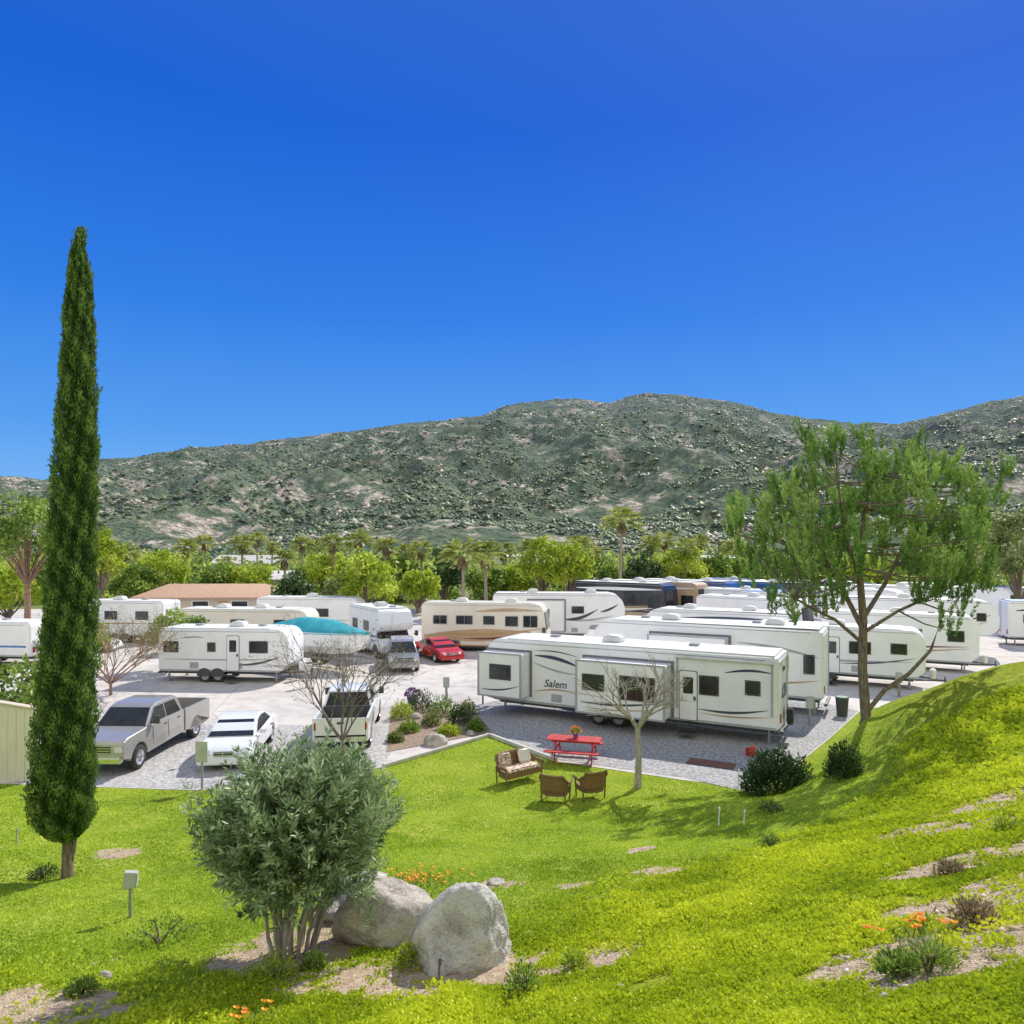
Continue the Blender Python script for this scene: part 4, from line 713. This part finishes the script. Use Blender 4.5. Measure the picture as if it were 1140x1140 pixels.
for px,Y,L_,H,bd,rf,kd,lb in ((872,64,8,3.6,'rv_white','rv_roof','classc','white cab over motorhome left of the pine'),(930,58,8,3.7,'rv_white','blue_roof','travel','white trailer with a blue roof behind the pine crown'),(1005,60,8,3.9,'rv_white','rv_roof','fifth','white fifth wheel trailer glimpsed through the pine branches'),(848,84,8,3.7,'rv_white','blue_roof','travel','far trailer with a blue roof left of the pine'),(905,72,9,3.9,'paint_blue','rv_roof','motor','blue motorhome behind the pine crown'),(965,74,9,3.9,'paint_dark','rv_roof','motor','dark motorhome deep behind the pine trunk'),(895,52,8.5,3.7,'rv_white','rv_roof','motor','white motorhome between the dark motorhomes and the pine trunk'),(1060,66,9,3.8,'rv_white','rv_roof','fifth','white fifth wheel trailer in the back row right of the pine'),(1108,72,9,3.7,'rv_cream','rv_roof','travel','cream trailer in the back row near the right edge'),(1150,70,9,3.6,'rv_white','blue_roof','motor','white motorhome with a blue roof at the back right edge'),(1128,63,8,3.9,'rv_white','rv_roof','motor','tall white motorhome behind the blue roofed trailer at the right edge')):
    Bq=Vector(((px-570)/800*Y,Y)); rv({'classc':'motorhome','motor':'motorhome','travel':'travel_trailer','fifth':'fifth_wheel_trailer'}[kd],lb,Bq-d2*L_,Bq,H,kd,'R',2.45,body=bd,roof=rf,wins=[(1,2,2.0,2.6),(3.6,4.6,2.0,2.6)],sw=[('trim_grey' if px%2 else 'navy',.5,7,1.5,1.6,.18,0)],cat='motorhome' if kd in('classc','motor') else 'trailer')
# cars
def arch(xc,r,z,n_=9): return [(xc+r*math.cos(R(a)),z+r*math.sin(R(a))) for a in np.linspace(0,180,n_)]
def car(name,label,cat,x,y,fwd,kind,paint,group=None,z=.018):
    t=thing(name,label,cat,(x,y,z),math.atan2(fwd[1],fwd[0]),group); pt=M[paint]
    if kind=='pickup':
        hl,hw,r,wx=3.1,.99,.41,(2.1,-1.95); zb=.5; top=1.95; belt=1.32
        pr=[(hl-.02,zb+.1),(hl,1.0),(hl-.06,1.17),(hl-.35,1.24),(1.5,belt),(-1.0,belt+.02),(-1.0,zb)]+arch(wx[0],r+.09,r)[::-1]+[(wx[0]+r+.12,zb)]
        gh=[(1.62,belt-.05),(.92,top-.08),(.6,top),(-.6,top),(-.82,top-.08),(-1.0,belt-.02)]; swin=[[(1.36,belt+.04),(.86,top-.13),(.28,top-.12),(.28,belt+.04)],[(.18,belt+.04),(.18,top-.12),(-.55,top-.13),(-.78,belt+.04)]]; doors=[(1.25,.25),(.2,-.72)]
    elif kind=='sedan':
        hl,hw,r,wx=2.35,.90,.32,(1.45,-1.3); zb=.26; top=1.42; belt=.94
        pr=[(hl-.08,zb),(hl,.42),(hl-.03,.56),(hl-.16,.69),(1.95,.80),(1.55,.88),(1.15,belt),(-1.4,belt+.05),(-2.0,.99),(-2.25,.92),(-hl,.76),(-hl+.02,.45),(-hl+.14,zb)]+arch(wx[1],r+.06,r)[::-1]+arch(wx[0],r+.06,r)[::-1]
        gh=[(1.38,belt-.05),(.85,belt+.26),(.42,top-.08),(.12,top-.01),(-.25,top+.01),(-.6,top-.02),(-.95,top-.12),(-1.85,belt)]; swin=[[(1.0,belt+.03),(.36,top-.14),(-.15,top-.09),(-.15,belt+.04)],[(-.22,belt+.04),(-.22,top-.09),(-.75,top-.13),(-1.25,belt+.06)]]; doors=[(.95,-.15),(-.2,-1.15)]
    else:
        hl,hw,r,wx=2.35,.94,.37,(1.45,-1.35); zb=.35; top=1.78; belt=1.1
        pr=[(hl-.05,zb),(hl,.6),(hl-.1,.92),(1.3,1.06),(-2.2,belt+.05),(-hl,1.0),(-hl+.02,.5),(-hl+.1,zb)]+arch(wx[1],r+.06,r)[::-1]+arch(wx[0],r+.06,r)[::-1]
        gh=[(1.35,belt-.06),(.65,top-.06),(.35,top),(-1.9,top-.02),(-2.2,belt)]; swin=[[(1.05,belt+.03),(.6,top-.13),(-.1,top-.1),(-.1,belt+.04)],[(-.17,belt+.04),(-.17,top-.1),(-1.0,top-.1),(-1.0,belt+.04)],[(-1.08,belt+.04),(-1.08,top-.1),(-1.8,top-.12),(-1.95,belt+.08)]]; doors=[(.95,-.1),(-.15,-1.05)]
    bv=.045 if kind=='pickup' else .07
    mb=MB(); mb.tprism(pr,lambda z_:hw-abs(z_-belt*.62)*.06); mb.build('body',pt,t,bv,3)
    gf=lambda z_: hw-.07-max(0,z_-belt)*(.25 if kind!='sedan' else .36)
    mb=MB(); mb.tprism(gh,gf); mb.build('cab',pt,t,.05,3)
    for s in (-1,1):
        for q in swin:
            mb=MB(); mb.plate([(a,s*(gf(b)+.002),b) for a,b in q],.008); mb.build('window',M['glass'],t)
        for i,(a,b) in enumerate(doors):
            mb=MB(); z0,z1=zb+.12,belt-.06; hs=lambda z_:hw-abs(z_-belt*.62)*.06
            mb.plate([(a,s*hs(z0),z0),(a,s*hs(belt*.62),belt*.62),(b,s*hs(belt*.62),belt*.62),(b,s*hs(z0),z0)],.007); mb.plate([(a,s*hs(belt*.62),belt*.62),(a,s*hs(z1),z1),(b,s*hs(z1),z1),(b,s*hs(belt*.62),belt*.62)],.007); dd=mb.build('door',pt,t)
            mb=MB(); mb.box(b+.08,b+.24,s*hs(z1)-.015,s*hs(z1)+.035,belt-.18,belt-.14); mb.build('handle',M['dark_grey'],dd)
    def glassq(p0,p1,nm,sgn):
        dx,dz=p1[0]-p0[0],p1[1]-p0[1]; l=math.hypot(dx,dz); nx_,nz_=(dz/l*sgn*.006,-dx/l*sgn*.006)
        f0,f1=.08,.93; a=(p0[0]+dx*f0,p0[1]+dz*f0); b=(p0[0]+dx*f1,p0[1]+dz*f1)
        if kind=='sedan' and sgn>0: nx_*=4; nz_=abs(nz_)*4
        mb=MB(); mb.plate([(a[0]+nx_,-gf(a[1])+.07,a[1]+nz_),(a[0]+nx_,gf(a[1])-.07,a[1]+nz_),(b[0]+nx_,gf(b[1])-.09,b[1]+nz_),(b[0]+nx_,-gf(b[1])+.09,b[1]+nz_)],.008); mb.build(nm,M['glass'],t)
    if kind=='sedan': glassq(gh[0],gh[2],'windscreen',1)
    else: glassq(gh[0],gh[1],'windscreen',1)
    glassq(gh[-1],gh[-2],'rear_window',-1)
    mb=MB(); mb.box(-hl+.3,hl-.3,-hw+.22,hw-.22,zb-.08,zb+.35); mb.build('underbody',M['dark_grey'],t)
    for xx in wx:
        for s in (-1,1): wheel(t,xx,s*(hw-.13),r,.24,s)
    zf={'pickup':.92,'sedan':.60,'suv':.78}[kind]; ch='chrome' if kind=='pickup' else paint
    gw=.55 if kind!='sedan' else .30; gz=.13 if kind!='sedan' else .06
    for s in (-1,1):
        mb=MB()
        if kind=='sedan': mb.plate([(hl-.02,s*.40,.56),(hl-.12,s*.80,.56),(hl-.26,s*.82,.70),(hl-.14,s*.44,.70)],.03)
        else: mb.box(hl-.16,hl+.012,*sorted((s*(hw-.32),s*(hw-.04))),zf-.1,zf+.1)
        mb.build('headlight',M['lamp_clear'],t,.015)
        mb=MB(); mb.box(-hl-.012,-hl+.1,*sorted((s*(hw-.26 if kind!='pickup' else hw-.14),s*(hw-.03))),zf-.02,zf+.26 if kind!='sedan' else zf+.16); mb.build('tail_light',M['lamp_red'],t,.02)
        mb=MB(); xm=gh[0][0]-.35; mb.box(xm-.06,xm+.06,*sorted((s*(hw+.02),s*(hw+.22))),belt+.02,belt+(.3 if kind=='pickup' else .15)); mb.box(xm-.02,xm+.02,*sorted((s*(hw-.1),s*(hw+.05))),belt+.02,belt+.07); mb.build('mirror',M['dark_grey'] if kind=='pickup' else pt,t,.02)
    mb=MB(); mb.box(hl-.09,hl+.01,-gw,gw,zf-gz,zf+gz); g_=mb.build('grille',M['dark_grey'],t)
    mb=MB(); 
    ks=(-.12,-.04,.04,.12) if kind=='pickup' else (-.045,.04)
    for k in ks: mb.box(hl,hl+.018,-gw,gw,zf+k-.012,zf+k+.012)
    mb.box(hl,hl+.02,-.02,.02,zf-gz,zf+gz); mb.build('grille_bar',M['chrome'],g_)
    mb=MB(); mb.box(hl-.1,hl+(.12 if kind!='sedan' else .05),-hw+.05,hw-.05,zb-.02,zb+.2) ; mb.build('front_bumper',M[ch],t,.05)
    mb=MB(); mb.box(-hl-.12,-hl+.08,-hw+.04,hw-.04,zb,zb+.18); mb.build('rear_bumper',M[ch],t,.04)
    mb=MB(); mb.box(-hl-.135,-hl-.118,-.16,.16,zb+.04,zb+.16); mb.build('number_plate',M['rv_white'],t)
    if kind=='pickup':
        bt0,bt1=-3.1,-1.04; pb_=[(bt0,zb),(bt0,1.34),(bt1,1.34),(bt1,zb)]+arch(wx[1],r+.09,r)[::-1]
        for s in (-1,1): mb=MB(); mb.prism(pb_,*sorted((s*(hw-.09),s*hw))); mb.build('bed_side',pt,t,.02)
        mb=MB(); mb.box(bt0+.06,bt1,-hw+.1,hw-.1,.78,.84); mb.box(bt1-.06,bt1,-hw+.1,hw-.1,.84,1.34)
        for s in (-1,1): mb.box(wx[1]-.45,wx[1]+.45,*sorted((s*(hw-.34),s*(hw-.1))),.84,1.02)
        mb.build('bed_floor',M['dark_grey'],t)
        mb=MB(); mb.box(bt0-.005,bt0+.06,-hw+.1,hw-.1,.72,1.34); tg=mb.build('tailgate',pt,t,.015); mb=MB(); mb.box(bt0-.02,bt0-.004,-.12,.12,1.12,1.2); mb.build('handle',M['dark_grey'],tg)
    return t
car('pickup_truck','silver grey crew cab pickup truck facing the camera beside the cream board wall','truck',-13.5,26.45,(-.03,-1),'pickup','paint_tan')
car('sedan_car','white sedan parked between the silver grey pickup and the white pickup','car',-9.95,26.3,(.13,-1),'sedan','paint_white')
car('pickup_truck','white pickup truck with its tailgate to the lawn beside the planter','truck',-6.5,29.0,(-.10,1),'pickup','paint_white')
car('sedan_car','red car half hidden in front of the beige motorhome','car',-5.0,48.6,(.5,-.87),'sedan','paint_red')
car('sport_utility_car','silver sport utility car between the teal boat and the red car','car',-6.9,45.2,(.2,-1),'suv','paint_silver')
car('sport_utility_car','dark blue sport utility car at the foot of the right dark motorhome','car',19.2,63.5,(.8,-.6),'suv','paint_blue')
car('pickup_truck','silver pickup truck left of the pine behind the tall fifth wheel trailer','truck',20.5,57.5,(.8,-.6),'pickup','paint_silver')
car('sedan_car','white car behind the left white trailer near the tan roofed house','car',-31,52,(1,.1),'sedan','paint_white')
# boat
t=thing('boat','white boat with a teal cover on a trailer in the left part of the lot','boat',(-12.0,45.2,.012),math.atan2(-.5,.85)); t.scale=(1.12,1.15,1.22)
mb=MB(); secs=[(-3.3,1.15,.75),(-1.5,1.2,.7),(.8,1.15,.72),(2.2,.8,.85),(3.2,.25,1.15),(3.6,.04,1.45)]; vs=[];fs=[]
for x_,w_,zk in secs: vs+=[(x_,-w_,1.9),(x_,-w_*.85,1.2 if zk<1.1 else zk+.1),(x_,0,zk),(x_,w_*.85,1.2 if zk<1.1 else zk+.1),(x_,w_,1.9)]
for i in range(5):
    for j in range(4): fs.append((i*5+j,i*5+j+1,(i+1)*5+j+1,(i+1)*5+j))
fs.append((0,1,2,3,4)); fs.append((25,26,27,28,29)); 
for i in range(5): fs.append((i*5,i*5+4,(i+1)*5+4,(i+1)*5))
mb.add(vs,fs); mb.build('hull',M['rv_white'],t)
mb=MB(); vs=[];fs=[]
for x_,w_,zk in secs: vs+=[(x_,-w_*1.02,1.84),(x_,-w_*.9,1.98),(x_,-w_*.3,2.7-.2*abs(x_+.5)),(x_,w_*.3,2.7-.2*abs(x_+.5)),(x_,w_*.9,1.98),(x_,w_*1.02,1.84)]
for i in range(5):
    for j in range(5): fs.append((i*6+j,i*6+j+1,(i+1)*6+j+1,(i+1)*6+j))
fs.append(tuple(range(6))); mb.add(vs,fs); mb.build('cover',M['teal'],t)
mb=MB(); mb.box(-3,3,-.8,-.7,.55,.65); mb.box(-3,3,.7,.8,.55,.65); mb.tube([(3,-.75,.6),(4.6,0,.6)],.05,6); mb.tube([(3,.75,.6),(4.6,0,.6)],.05,6)
for k in (-2.5,-.5,1.5): mb.box(k-.05,k+.05,-.9,.9,.6,.8)
mb.build('trailer_frame',M['grey_metal'],t)
for x_ in (-1.6,-.8):
    for s in (-1,1): wheel(t,x_,s*1.05,.33,.2,s)
# ---------------------------------------------------------------- buildings
def house(name,label,x,y,rz,L_,D,wh,rh,wall,roof,wins,cat='house',ov=.4,hip=0,door=None):
    t=thing(name,label,cat,(x,y,0),rz); mb=MB(); mb.box(-L_/2,L_/2,-D/2,D/2,0,wh); mb.build('wall',M[wall],t)
    mb=MB(); a=L_/2+ov; b=D/2+ov; v=[(-a,-b,wh),(a,-b,wh),(a,b,wh),(-a,b,wh),(-a+hip,0,wh+rh),(a-hip,0,wh+rh)]
    v2=[(p[0],p[1],p[2]+.12) for p in v]; mb.add(v[:4]+v2,[(0,3,2,1),(4,5,9,8),(6,7,8,9),(5,6,9),(7,4,8),(0,1,5,4),(1,2,6,5),(2,3,7,6),(3,0,4,7)]); mb.build('roof',M[roof],t)
    for (x0,x1,z0,z1) in wins:
        mb=MB(); mb.box(x0,x1,-D/2-.02,-D/2+.02,z0,z1); w_=mb.build('window',M['window_tint'],t); mb=MB()
        for q in ((x0-.08,x1+.08,z1,z1+.08),(x0-.08,x1+.08,z0-.08,z0),(x0-.08,x0,z0,z1),(x1,x1+.08,z0,z1)): mb.box(q[0],q[1],-D/2-.05,-D/2+.01,q[2],q[3])
        mb.build('window_frame',M['rv_white'],w_)
    if door is not None: mb=MB(); mb.box(door,door+.95,-D/2-.03,-D/2+.02,0,2.05); mb.build('door',M['tan_trim'],t)
    return t
house('house','low house with a tan tiled roof behind the left trailers',-32,78,.03,13.5,8,2.3,1.2,'stucco','roof_tile',[(-5,-3.6,1,2),(-1,.6,1,2),(3,4.6,1,2)],door=1.6,hip=2)
house('warehouse','long flat white building far behind the palm pair',6,205,0,22,12,5.0,.5,'stucco_white','rv_roof',[(-8,-6,2,3),(-2,0,2,3),(4,6,2,3)],cat='building')
house('warehouse','far pale building right of the tallest palm',52,190,.1,18,10,4.8,.6,'stucco_white','rv_roof',[(-6,-4,2,3),(2,4,2,3)],cat='building')
house('house','distant white house behind the green tree near the house palms',-58,160,-.1,14,9,4,1.8,'stucco_white','roof_pale',[(-4,-2,1.5,2.8),(2,4,1.5,2.8)])
for px,Y,L_,wh,rf,lb in ((310,104,8,3.0,'roof_pale','pale roofed house behind the small dark round tree'),(455,104,7,2.9,'roof_tan','tan roofed house glimpsed right of the yellow green tree'),(690,106,8,3.0,'roof_pale','pale roofed house at the foot of the tallest palm')):
    house('house',lb,(px-570)/800*Y,Y,rng.uniform(-.2,.2),L_,7,wh,1.1,'stucco_white',rf,[(-3,-2,1.2,2.2),(1,2.2,1.2,2.2)])
# cream board wall at the left edge
t=thing('board_wall','plain cream board wall with a sloping top at the left edge beside the silver grey pickup','wall',(-15.35,23.1,0),R(8)); mb=MB(); mb.prism([(-7.5,-.1),(0,-.1),(0,2.3),(-2.2,2.75),(-7.5,2.75)],0,.16); mb.build('panel',M['board_cream'],t,.01)
mb=MB(); 
for k in range(30): 
    xx=-.05-k*.25; zt=2.25+min(1,-xx/2.2)*.42; mb.box(xx-.025,xx+.005,-.018,.002,0.02,zt)
mb.build('batten',M['board_cream'],t)
mb=MB(); mb.plate([(.06,-.06,2.33),(.06,.22,2.33),(-2.2,.22,2.80),(-2.2,-.06,2.80)],.025); mb.plate([(-2.2,-.06,2.80),(-2.2,.22,2.80),(-7.5,.22,2.80),(-7.5,-.06,2.80)],.024); mb.build('coping',M['stucco'],t)
# ---------------------------------------------------------------- picnic furniture
g=G(641,852); t=thing('picnic_table','red wooden picnic table with attached benches on the gravel edge','picnic table',(g.x,g.y+.6,.02),R(-14))
mb=MB(); 
for k in range(5): mb.box(-.95,.95,-.37+k*.15,-.235+k*.15,.72,.76)
mb.build('tabletop',M['red_wood'],t,.008)
for s in (-1,1):
    mb=MB(); mb.box(-.95,.95,s*.72-.13,s*.72-.01,.42,.46); mb.box(-.95,.95,s*.72+.01,s*.72+.13,.42,.46); mb.build('bench',M['red_wood'],t,.008)
for x_ in (-.65,.65):
    mb=MB(); mb.box(x_-.02,x_+.02,-.8,.8,.34,.42); mb.box(x_-.02,x_+.02,-.36,.36,.64,.72)
    for s in (-1,1): mb.plate([(x_+.045,s*.62,0),(x_+.045,s*.72,0),(x_+.045,s*.30,.72),(x_+.045,s*.20,.72)],.02)
    mb.build('leg_frame',M['red_wood'],t)
tp=t.location.copy()
t=thing('flower_pot','potted red and purple flowers on the red picnic table','flower pot',(tp.x+.05,tp.y,.785)); mb=MB(); mb.tube([(0,0,0),(0,0,.16)],[.07,.1],12); mb.build('pot',M['purple'],t)
lv=Leaves(); q=rdir(260); q[:,2]=abs(q[:,2]); lv.add(q*.14*rng.uniform(.5,1,(260,1))+[0,0,.18],q+rdir(260)*.5,.07,.03,rng.random(260)); lv.build('foliage',M['lf_green'],t)
lv=Leaves(); q=rdir(70); q[:,2]=abs(q[:,2]); lv.add(q*.2+[0,0,.2],q+rdir(70),.06,.05,rng.random(70)); lv.build('petals',M['lf_orange'],t)
def chair(name,label,p,rz,wd,cush,cat='chair',pil=0):
    t=thing(name,label,cat,p,rz); w=wd/2; dpt=.36
    def path(u,inset=0):
        a=u*math.pi/2; ex=2.6
        cx=math.copysign(abs(math.sin(a))**(2/ex),a)*(w-inset); 
        cy_=(abs(math.cos(a))**(2/ex))*(dpt-inset) if abs(u)<1 else 0
        return cx,cy_
    n_=26; us=[-1+2*i/n_ for i in range(n_+1)]
    pts=[(-w,-.36)]+[path(u) for u in us]+[(w,-.36)]; k=len(pts)
    def hgt_(i): 
        f=max(0,math.cos((i/(k-1)-.5)*math.pi*1.05)); return .60+.27*min(1,f*1.5)**2
    vs=[];fs=[]
    inn=[(-w+.06,-.33)]+[path(u,.06) for u in us]+[(w-.06,-.33)]
    for i in range(k):
        zt=hgt_(i); zb=.40 if zt>.64 else .55; vs+=[(pts[i][0],pts[i][1]+(.08 if zt>.7 else 0),zt),(pts[i][0],pts[i][1],zb),(inn[i][0],inn[i][1],zb),(inn[i][0],inn[i][1]+(.08 if zt>.7 else 0),zt)]
    for i in range(k-1):
        a=4*i; b=4*i+4; fs+=[(a,b,b+1,a+1),(a+1,b+1,b+2,a+2),(a+2,b+2,b+3,a+3),(a+3,b+3,b,a)]
    fs+=[(0,1,2,3),(4*k-4,4*k-1,4*k-2,4*k-3)]
    mb=MB(); mb.add(vs,fs); mb.build('backrest',M['wicker'],t)
    mb=MB(); mb.tube([(q[0],q[1]+(.08 if hgt_(i)>.7 else 0),hgt_(i)+.01) for i,q in enumerate(pts)],.035,7); mb.build('arm_roll',M['wicker'],t)
    mb=MB(); sp=[(-w+.05,-.33)]+[path(u,.05) for u in us[2:-2]]+[(w-.05,-.33)]; kk=len(sp)
    mb.add([(a,b,.26) for a,b in sp]+[(a,b,.41) for a,b in sp],[list(range(kk-1,-1,-1)),list(range(kk,2*kk))]+[(i,(i+1)%kk,(i+1)%kk+kk,i+kk) for i in range(kk)]); mb.build('seat',M['wicker'],t)
    for s in (-1,1):
        for yy in (-.31,.2):
            mb=MB(); mb.tube([(s*(w-.07),yy,0),(s*(w-.04),yy,.56)],[.024,.026],7); mb.build('leg',M['wicker'],t)
    if cush: mb=MB(); mb.box(-w+.09,w-.09,-.33,.2,.41,.53); mb.build('seat_cushion',M['cushion'],t,.04,3)
    for k in range(pil):
        xx=(-.42 if k==0 else .38); mb=MB(); mb.plate([(xx-.24,.10,.53),(xx+.24,.10,.53),(xx+.24,.24,.95),(xx-.24,.24,.95)],.07); mb.build('pillow',M['rv_cream'] if k else M['cushion'],t,.05,3)
    return t
chair('wicker_sofa','wicker garden sofa with pale pillows left of the picnic table',G(577,870),R(38),1.55,True,'sofa',2)
chair('wicker_chair','wicker armchair on the lawn nearest the sofa, seen from behind',G(618,893),R(160),.84,False)
chair('wicker_chair','wicker armchair on the lawn nearer the bare tree, seen from behind',G(658,889),R(200),.82,False)
# ---------------------------------------------------------------- small things
g=G(145,1022); t=thing('meter_post','pale grey box on a thin post right of the cypress','post',g,.2); mb=MB(); mb.box(-.02,.02,-.02,.02,-.1,.52); mb.build('post',M['grey_metal'],t); mb=MB(); mb.prism([(-.1,.48),(.1,.48),(.12,.72),(-.08,.75)],-.06,.06); mb.build('box',M['sign_grey'],t,.01)
g=G(225,879); t=thing('sign','small grey green sign on a post at the lawn edge before the sedan','sign',g,-.15); mb=MB(); mb.box(-.025,.025,-.025,.025,-.1,1.45); mb.build('post',M['grey_metal'],t); mb=MB(); mb.rrect(-.2,.2,.85,1.5,-.045,-.028,.03); mb.build('panel',M['sign_grey'],t)
def stake(label,px,py,h_,mat='bark_pale'):
    g=G(px,py); mb=MB(); mb.tube([(0,0,-.1),(.01,0,h_*.6),(.02,0,h_)],[.018,.016,.014],6); mb.tube([(.02,0,h_-.02),(.02,0,h_+.04)],[.028,.024],6); o=mb.build('stake',M[mat]); o.location=g; tag(o,label,'stake')
stake('short wooden stake at the left edge of the lawn',18,942,.35); stake('thin stake at the foot of the right boulder',488,1092,.22,'bark'); stake('white marker stake on the lawn left of the pine shadow',800,920,.4,'rv_white'); stake('thin white marker stake beside the gravel near the dark round bush',822,876,.5,'rv_white'); stake('white sprinkler pipe on the bank above the lawn',828,918,.3,'rv_white')
def pedestal(label,x,y):
    t=thing('power_pedestal',label,'utility box',(x,y,.012),rng.uniform(-.3,.3),'power pedestals between the trailer bays'); mb=MB(); mb.box(-.05,.05,-.05,.05,0,.8); mb.build('post',M['grey_metal'],t); mb=MB(); mb.box(-.14,.14,-.1,.1,.7,1.2); mb.build('box',M['sign_grey'],t,.015)
pedestal('power pedestal at the end of the tall fifth wheel trailer',12.6,30.4); pedestal('power pedestal right of the left white trailer',-11.0,38.5); pedestal('power pedestal behind the planter',-3.2,35.0); pedestal('power pedestal right of the pine trunk',19.5,36.2)
t=thing('trash_can','dark trash can at the corner of the tall fifth wheel trailer','trash can',(14.7,32.0,.018)); mb=MB(); mb.tube([(0,0,0),(0,0,.8)],[.22,.28],14); mb.build('bin',M['dark_grey'],t); mb=MB(); mb.tube([(0,0,.8),(0,0,.86)],[.3,.26],14); mb.build('lid',M['green_paint'],t)
t=thing('fuel_can','small red fuel can beside the front trailer','can',(8.6,25.9,.018),.3); mb=MB(); mb.box(-.17,.17,-.1,.1,0,.3); mb.build('body',M['paint_red'],t,.03); mb=MB(); mb.tube([(.1,0,.3),(.18,0,.4)],[.03,.02],8); mb.build('spout',M['lamp_amber'],t)
t=thing('floor_mat','dark mat on the gravel in front of the front trailer','mat',(6.9,24.9,.02),R(-27)); mb=MB(); mb.box(-.8,.8,-.33,.33,0,.015); mb.build('mat',M['maroon'],t); mb=MB(); mb.box(-.8,.8,-.36,-.331,.0,.018); mb.box(-.8,.8,.331,.36,.0,.018); mb.build('border',M['dark_grey'],t)
g=gp(455,790); t=thing('flower_pot','purple flower tub at the back of the planter','flower pot',(g[0],g[1]+1.2,.01)); mb=MB(); mb.tube([(0,0,0),(0,0,.4)],[.2,.28],14); mb.build('pot',M['dark_grey'],t); lv=Leaves(); q=rdir(300); q[:,2]=abs(q[:,2]); lv.add(q*.32+[0,0,.4],q+rdir(300),.1,.07,rng.random(300)); lv.build('foliage',M['purple'],t)
def pole(label,x,y,H,arm=True):
    t=thing('utility_pole',label,'pole',(x,y,0),.2,'utility poles behind the lot'); mb=MB(); mb.tube([(0,0,0),(0,0,H)],[.16,.11],8); mb.build('pole',M['bark'],t)
    mb=MB(); mb.box(-1.1,1.1,-.05,.05,H-.7,H-.58); mb.build('crossarm',M['bark'],t)
for px,Y,H,lb in ((205,115,9,'utility pole above the tan roofed house'),(455,125,9.5,'utility pole left of the dark green tree'),(600,150,10,'utility pole left of the wide pale tree'),(800,110,9,'utility pole behind the dark motorhomes')): pole(lb,(px-570)/800*Y,Y,H)
# ---------------------------------------------------------------- light, world, camera
EL=42
S=Vector((.55,.835,0)).normalized()*math.cos(R(EL)); S.z=math.sin(R(EL))
sl=bpy.data.lights.new('sun','SUN'); sl.energy=5.0; sl.angle=R(.5); sl.color=(1,.95,.87); so=bpy.data.objects.new('sun',sl); col.objects.link(so); so.rotation_euler=(-S).to_track_quat('-Z','Y').to_euler()
w=bpy.data.worlds.new('World'); bpy.context.scene.world=w; w.use_nodes=True; nt=w.node_tree; N=nt.nodes; L=nt.links; N.clear()
sk=N.new('ShaderNodeTexSky'); sk.sky_type='NISHITA'; sk.sun_disc=False; sk.sun_elevation=R(EL); sk.sun_rotation=math.atan2(S.x,S.y); sk.ozone_density=3; sk.dust_density=.3
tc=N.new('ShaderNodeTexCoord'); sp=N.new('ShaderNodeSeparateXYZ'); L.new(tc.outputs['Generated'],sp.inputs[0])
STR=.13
cr=N.new('ShaderNodeValToRGB'); e=cr.color_ramp.elements; st=[(0,(.26,.55,.92)),(.06,(.17,.45,.92)),(.15,(.075,.33,.88)),(.3,(.018,.20,.80)),(.5,(.0,.115,.68)),(.66,(.02,.13,.62)),(1,(.22,.33,.6))]  # zenith stop paler than a true sky, added as neutral fill
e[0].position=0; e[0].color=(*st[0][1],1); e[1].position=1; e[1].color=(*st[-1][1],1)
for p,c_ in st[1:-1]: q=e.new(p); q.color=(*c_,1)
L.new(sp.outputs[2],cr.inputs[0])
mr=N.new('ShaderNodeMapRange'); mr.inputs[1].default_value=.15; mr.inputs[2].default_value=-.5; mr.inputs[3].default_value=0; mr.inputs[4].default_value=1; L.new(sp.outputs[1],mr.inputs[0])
mb_=N.new('ShaderNodeMix'); mb_.data_type='RGBA'; L.new(mr.outputs[0],mb_.inputs[0]); L.new(cr.outputs[0],mb_.inputs[6]); mb_.inputs[7].default_value=(1.02,1.02,1.0,1)  # whitish sky behind the camera, added to fill shaded camera-facing sides
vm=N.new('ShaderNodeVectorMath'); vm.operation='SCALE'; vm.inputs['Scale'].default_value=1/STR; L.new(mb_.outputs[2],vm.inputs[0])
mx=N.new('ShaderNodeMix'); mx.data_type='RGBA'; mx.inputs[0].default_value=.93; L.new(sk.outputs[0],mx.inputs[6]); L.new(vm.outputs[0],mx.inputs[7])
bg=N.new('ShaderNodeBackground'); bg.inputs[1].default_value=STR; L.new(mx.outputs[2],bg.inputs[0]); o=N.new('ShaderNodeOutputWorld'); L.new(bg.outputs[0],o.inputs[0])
cd=bpy.data.cameras.new('camera'); cd.sensor_width=36; cd.lens=36*800/1140; cd.shift_y=40/1140; cd.clip_end=20000; cd.clip_start=.1
co=bpy.data.objects.new('camera',cd); col.objects.link(co); co.location=(0,0,CH); co.rotation_euler=(R(90),0,0); bpy.context.scene.camera=co
sc=bpy.context.scene; sc.view_settings.view_transform='Standard'; sc.view_settings.look='None'; sc.view_settings.exposure=0
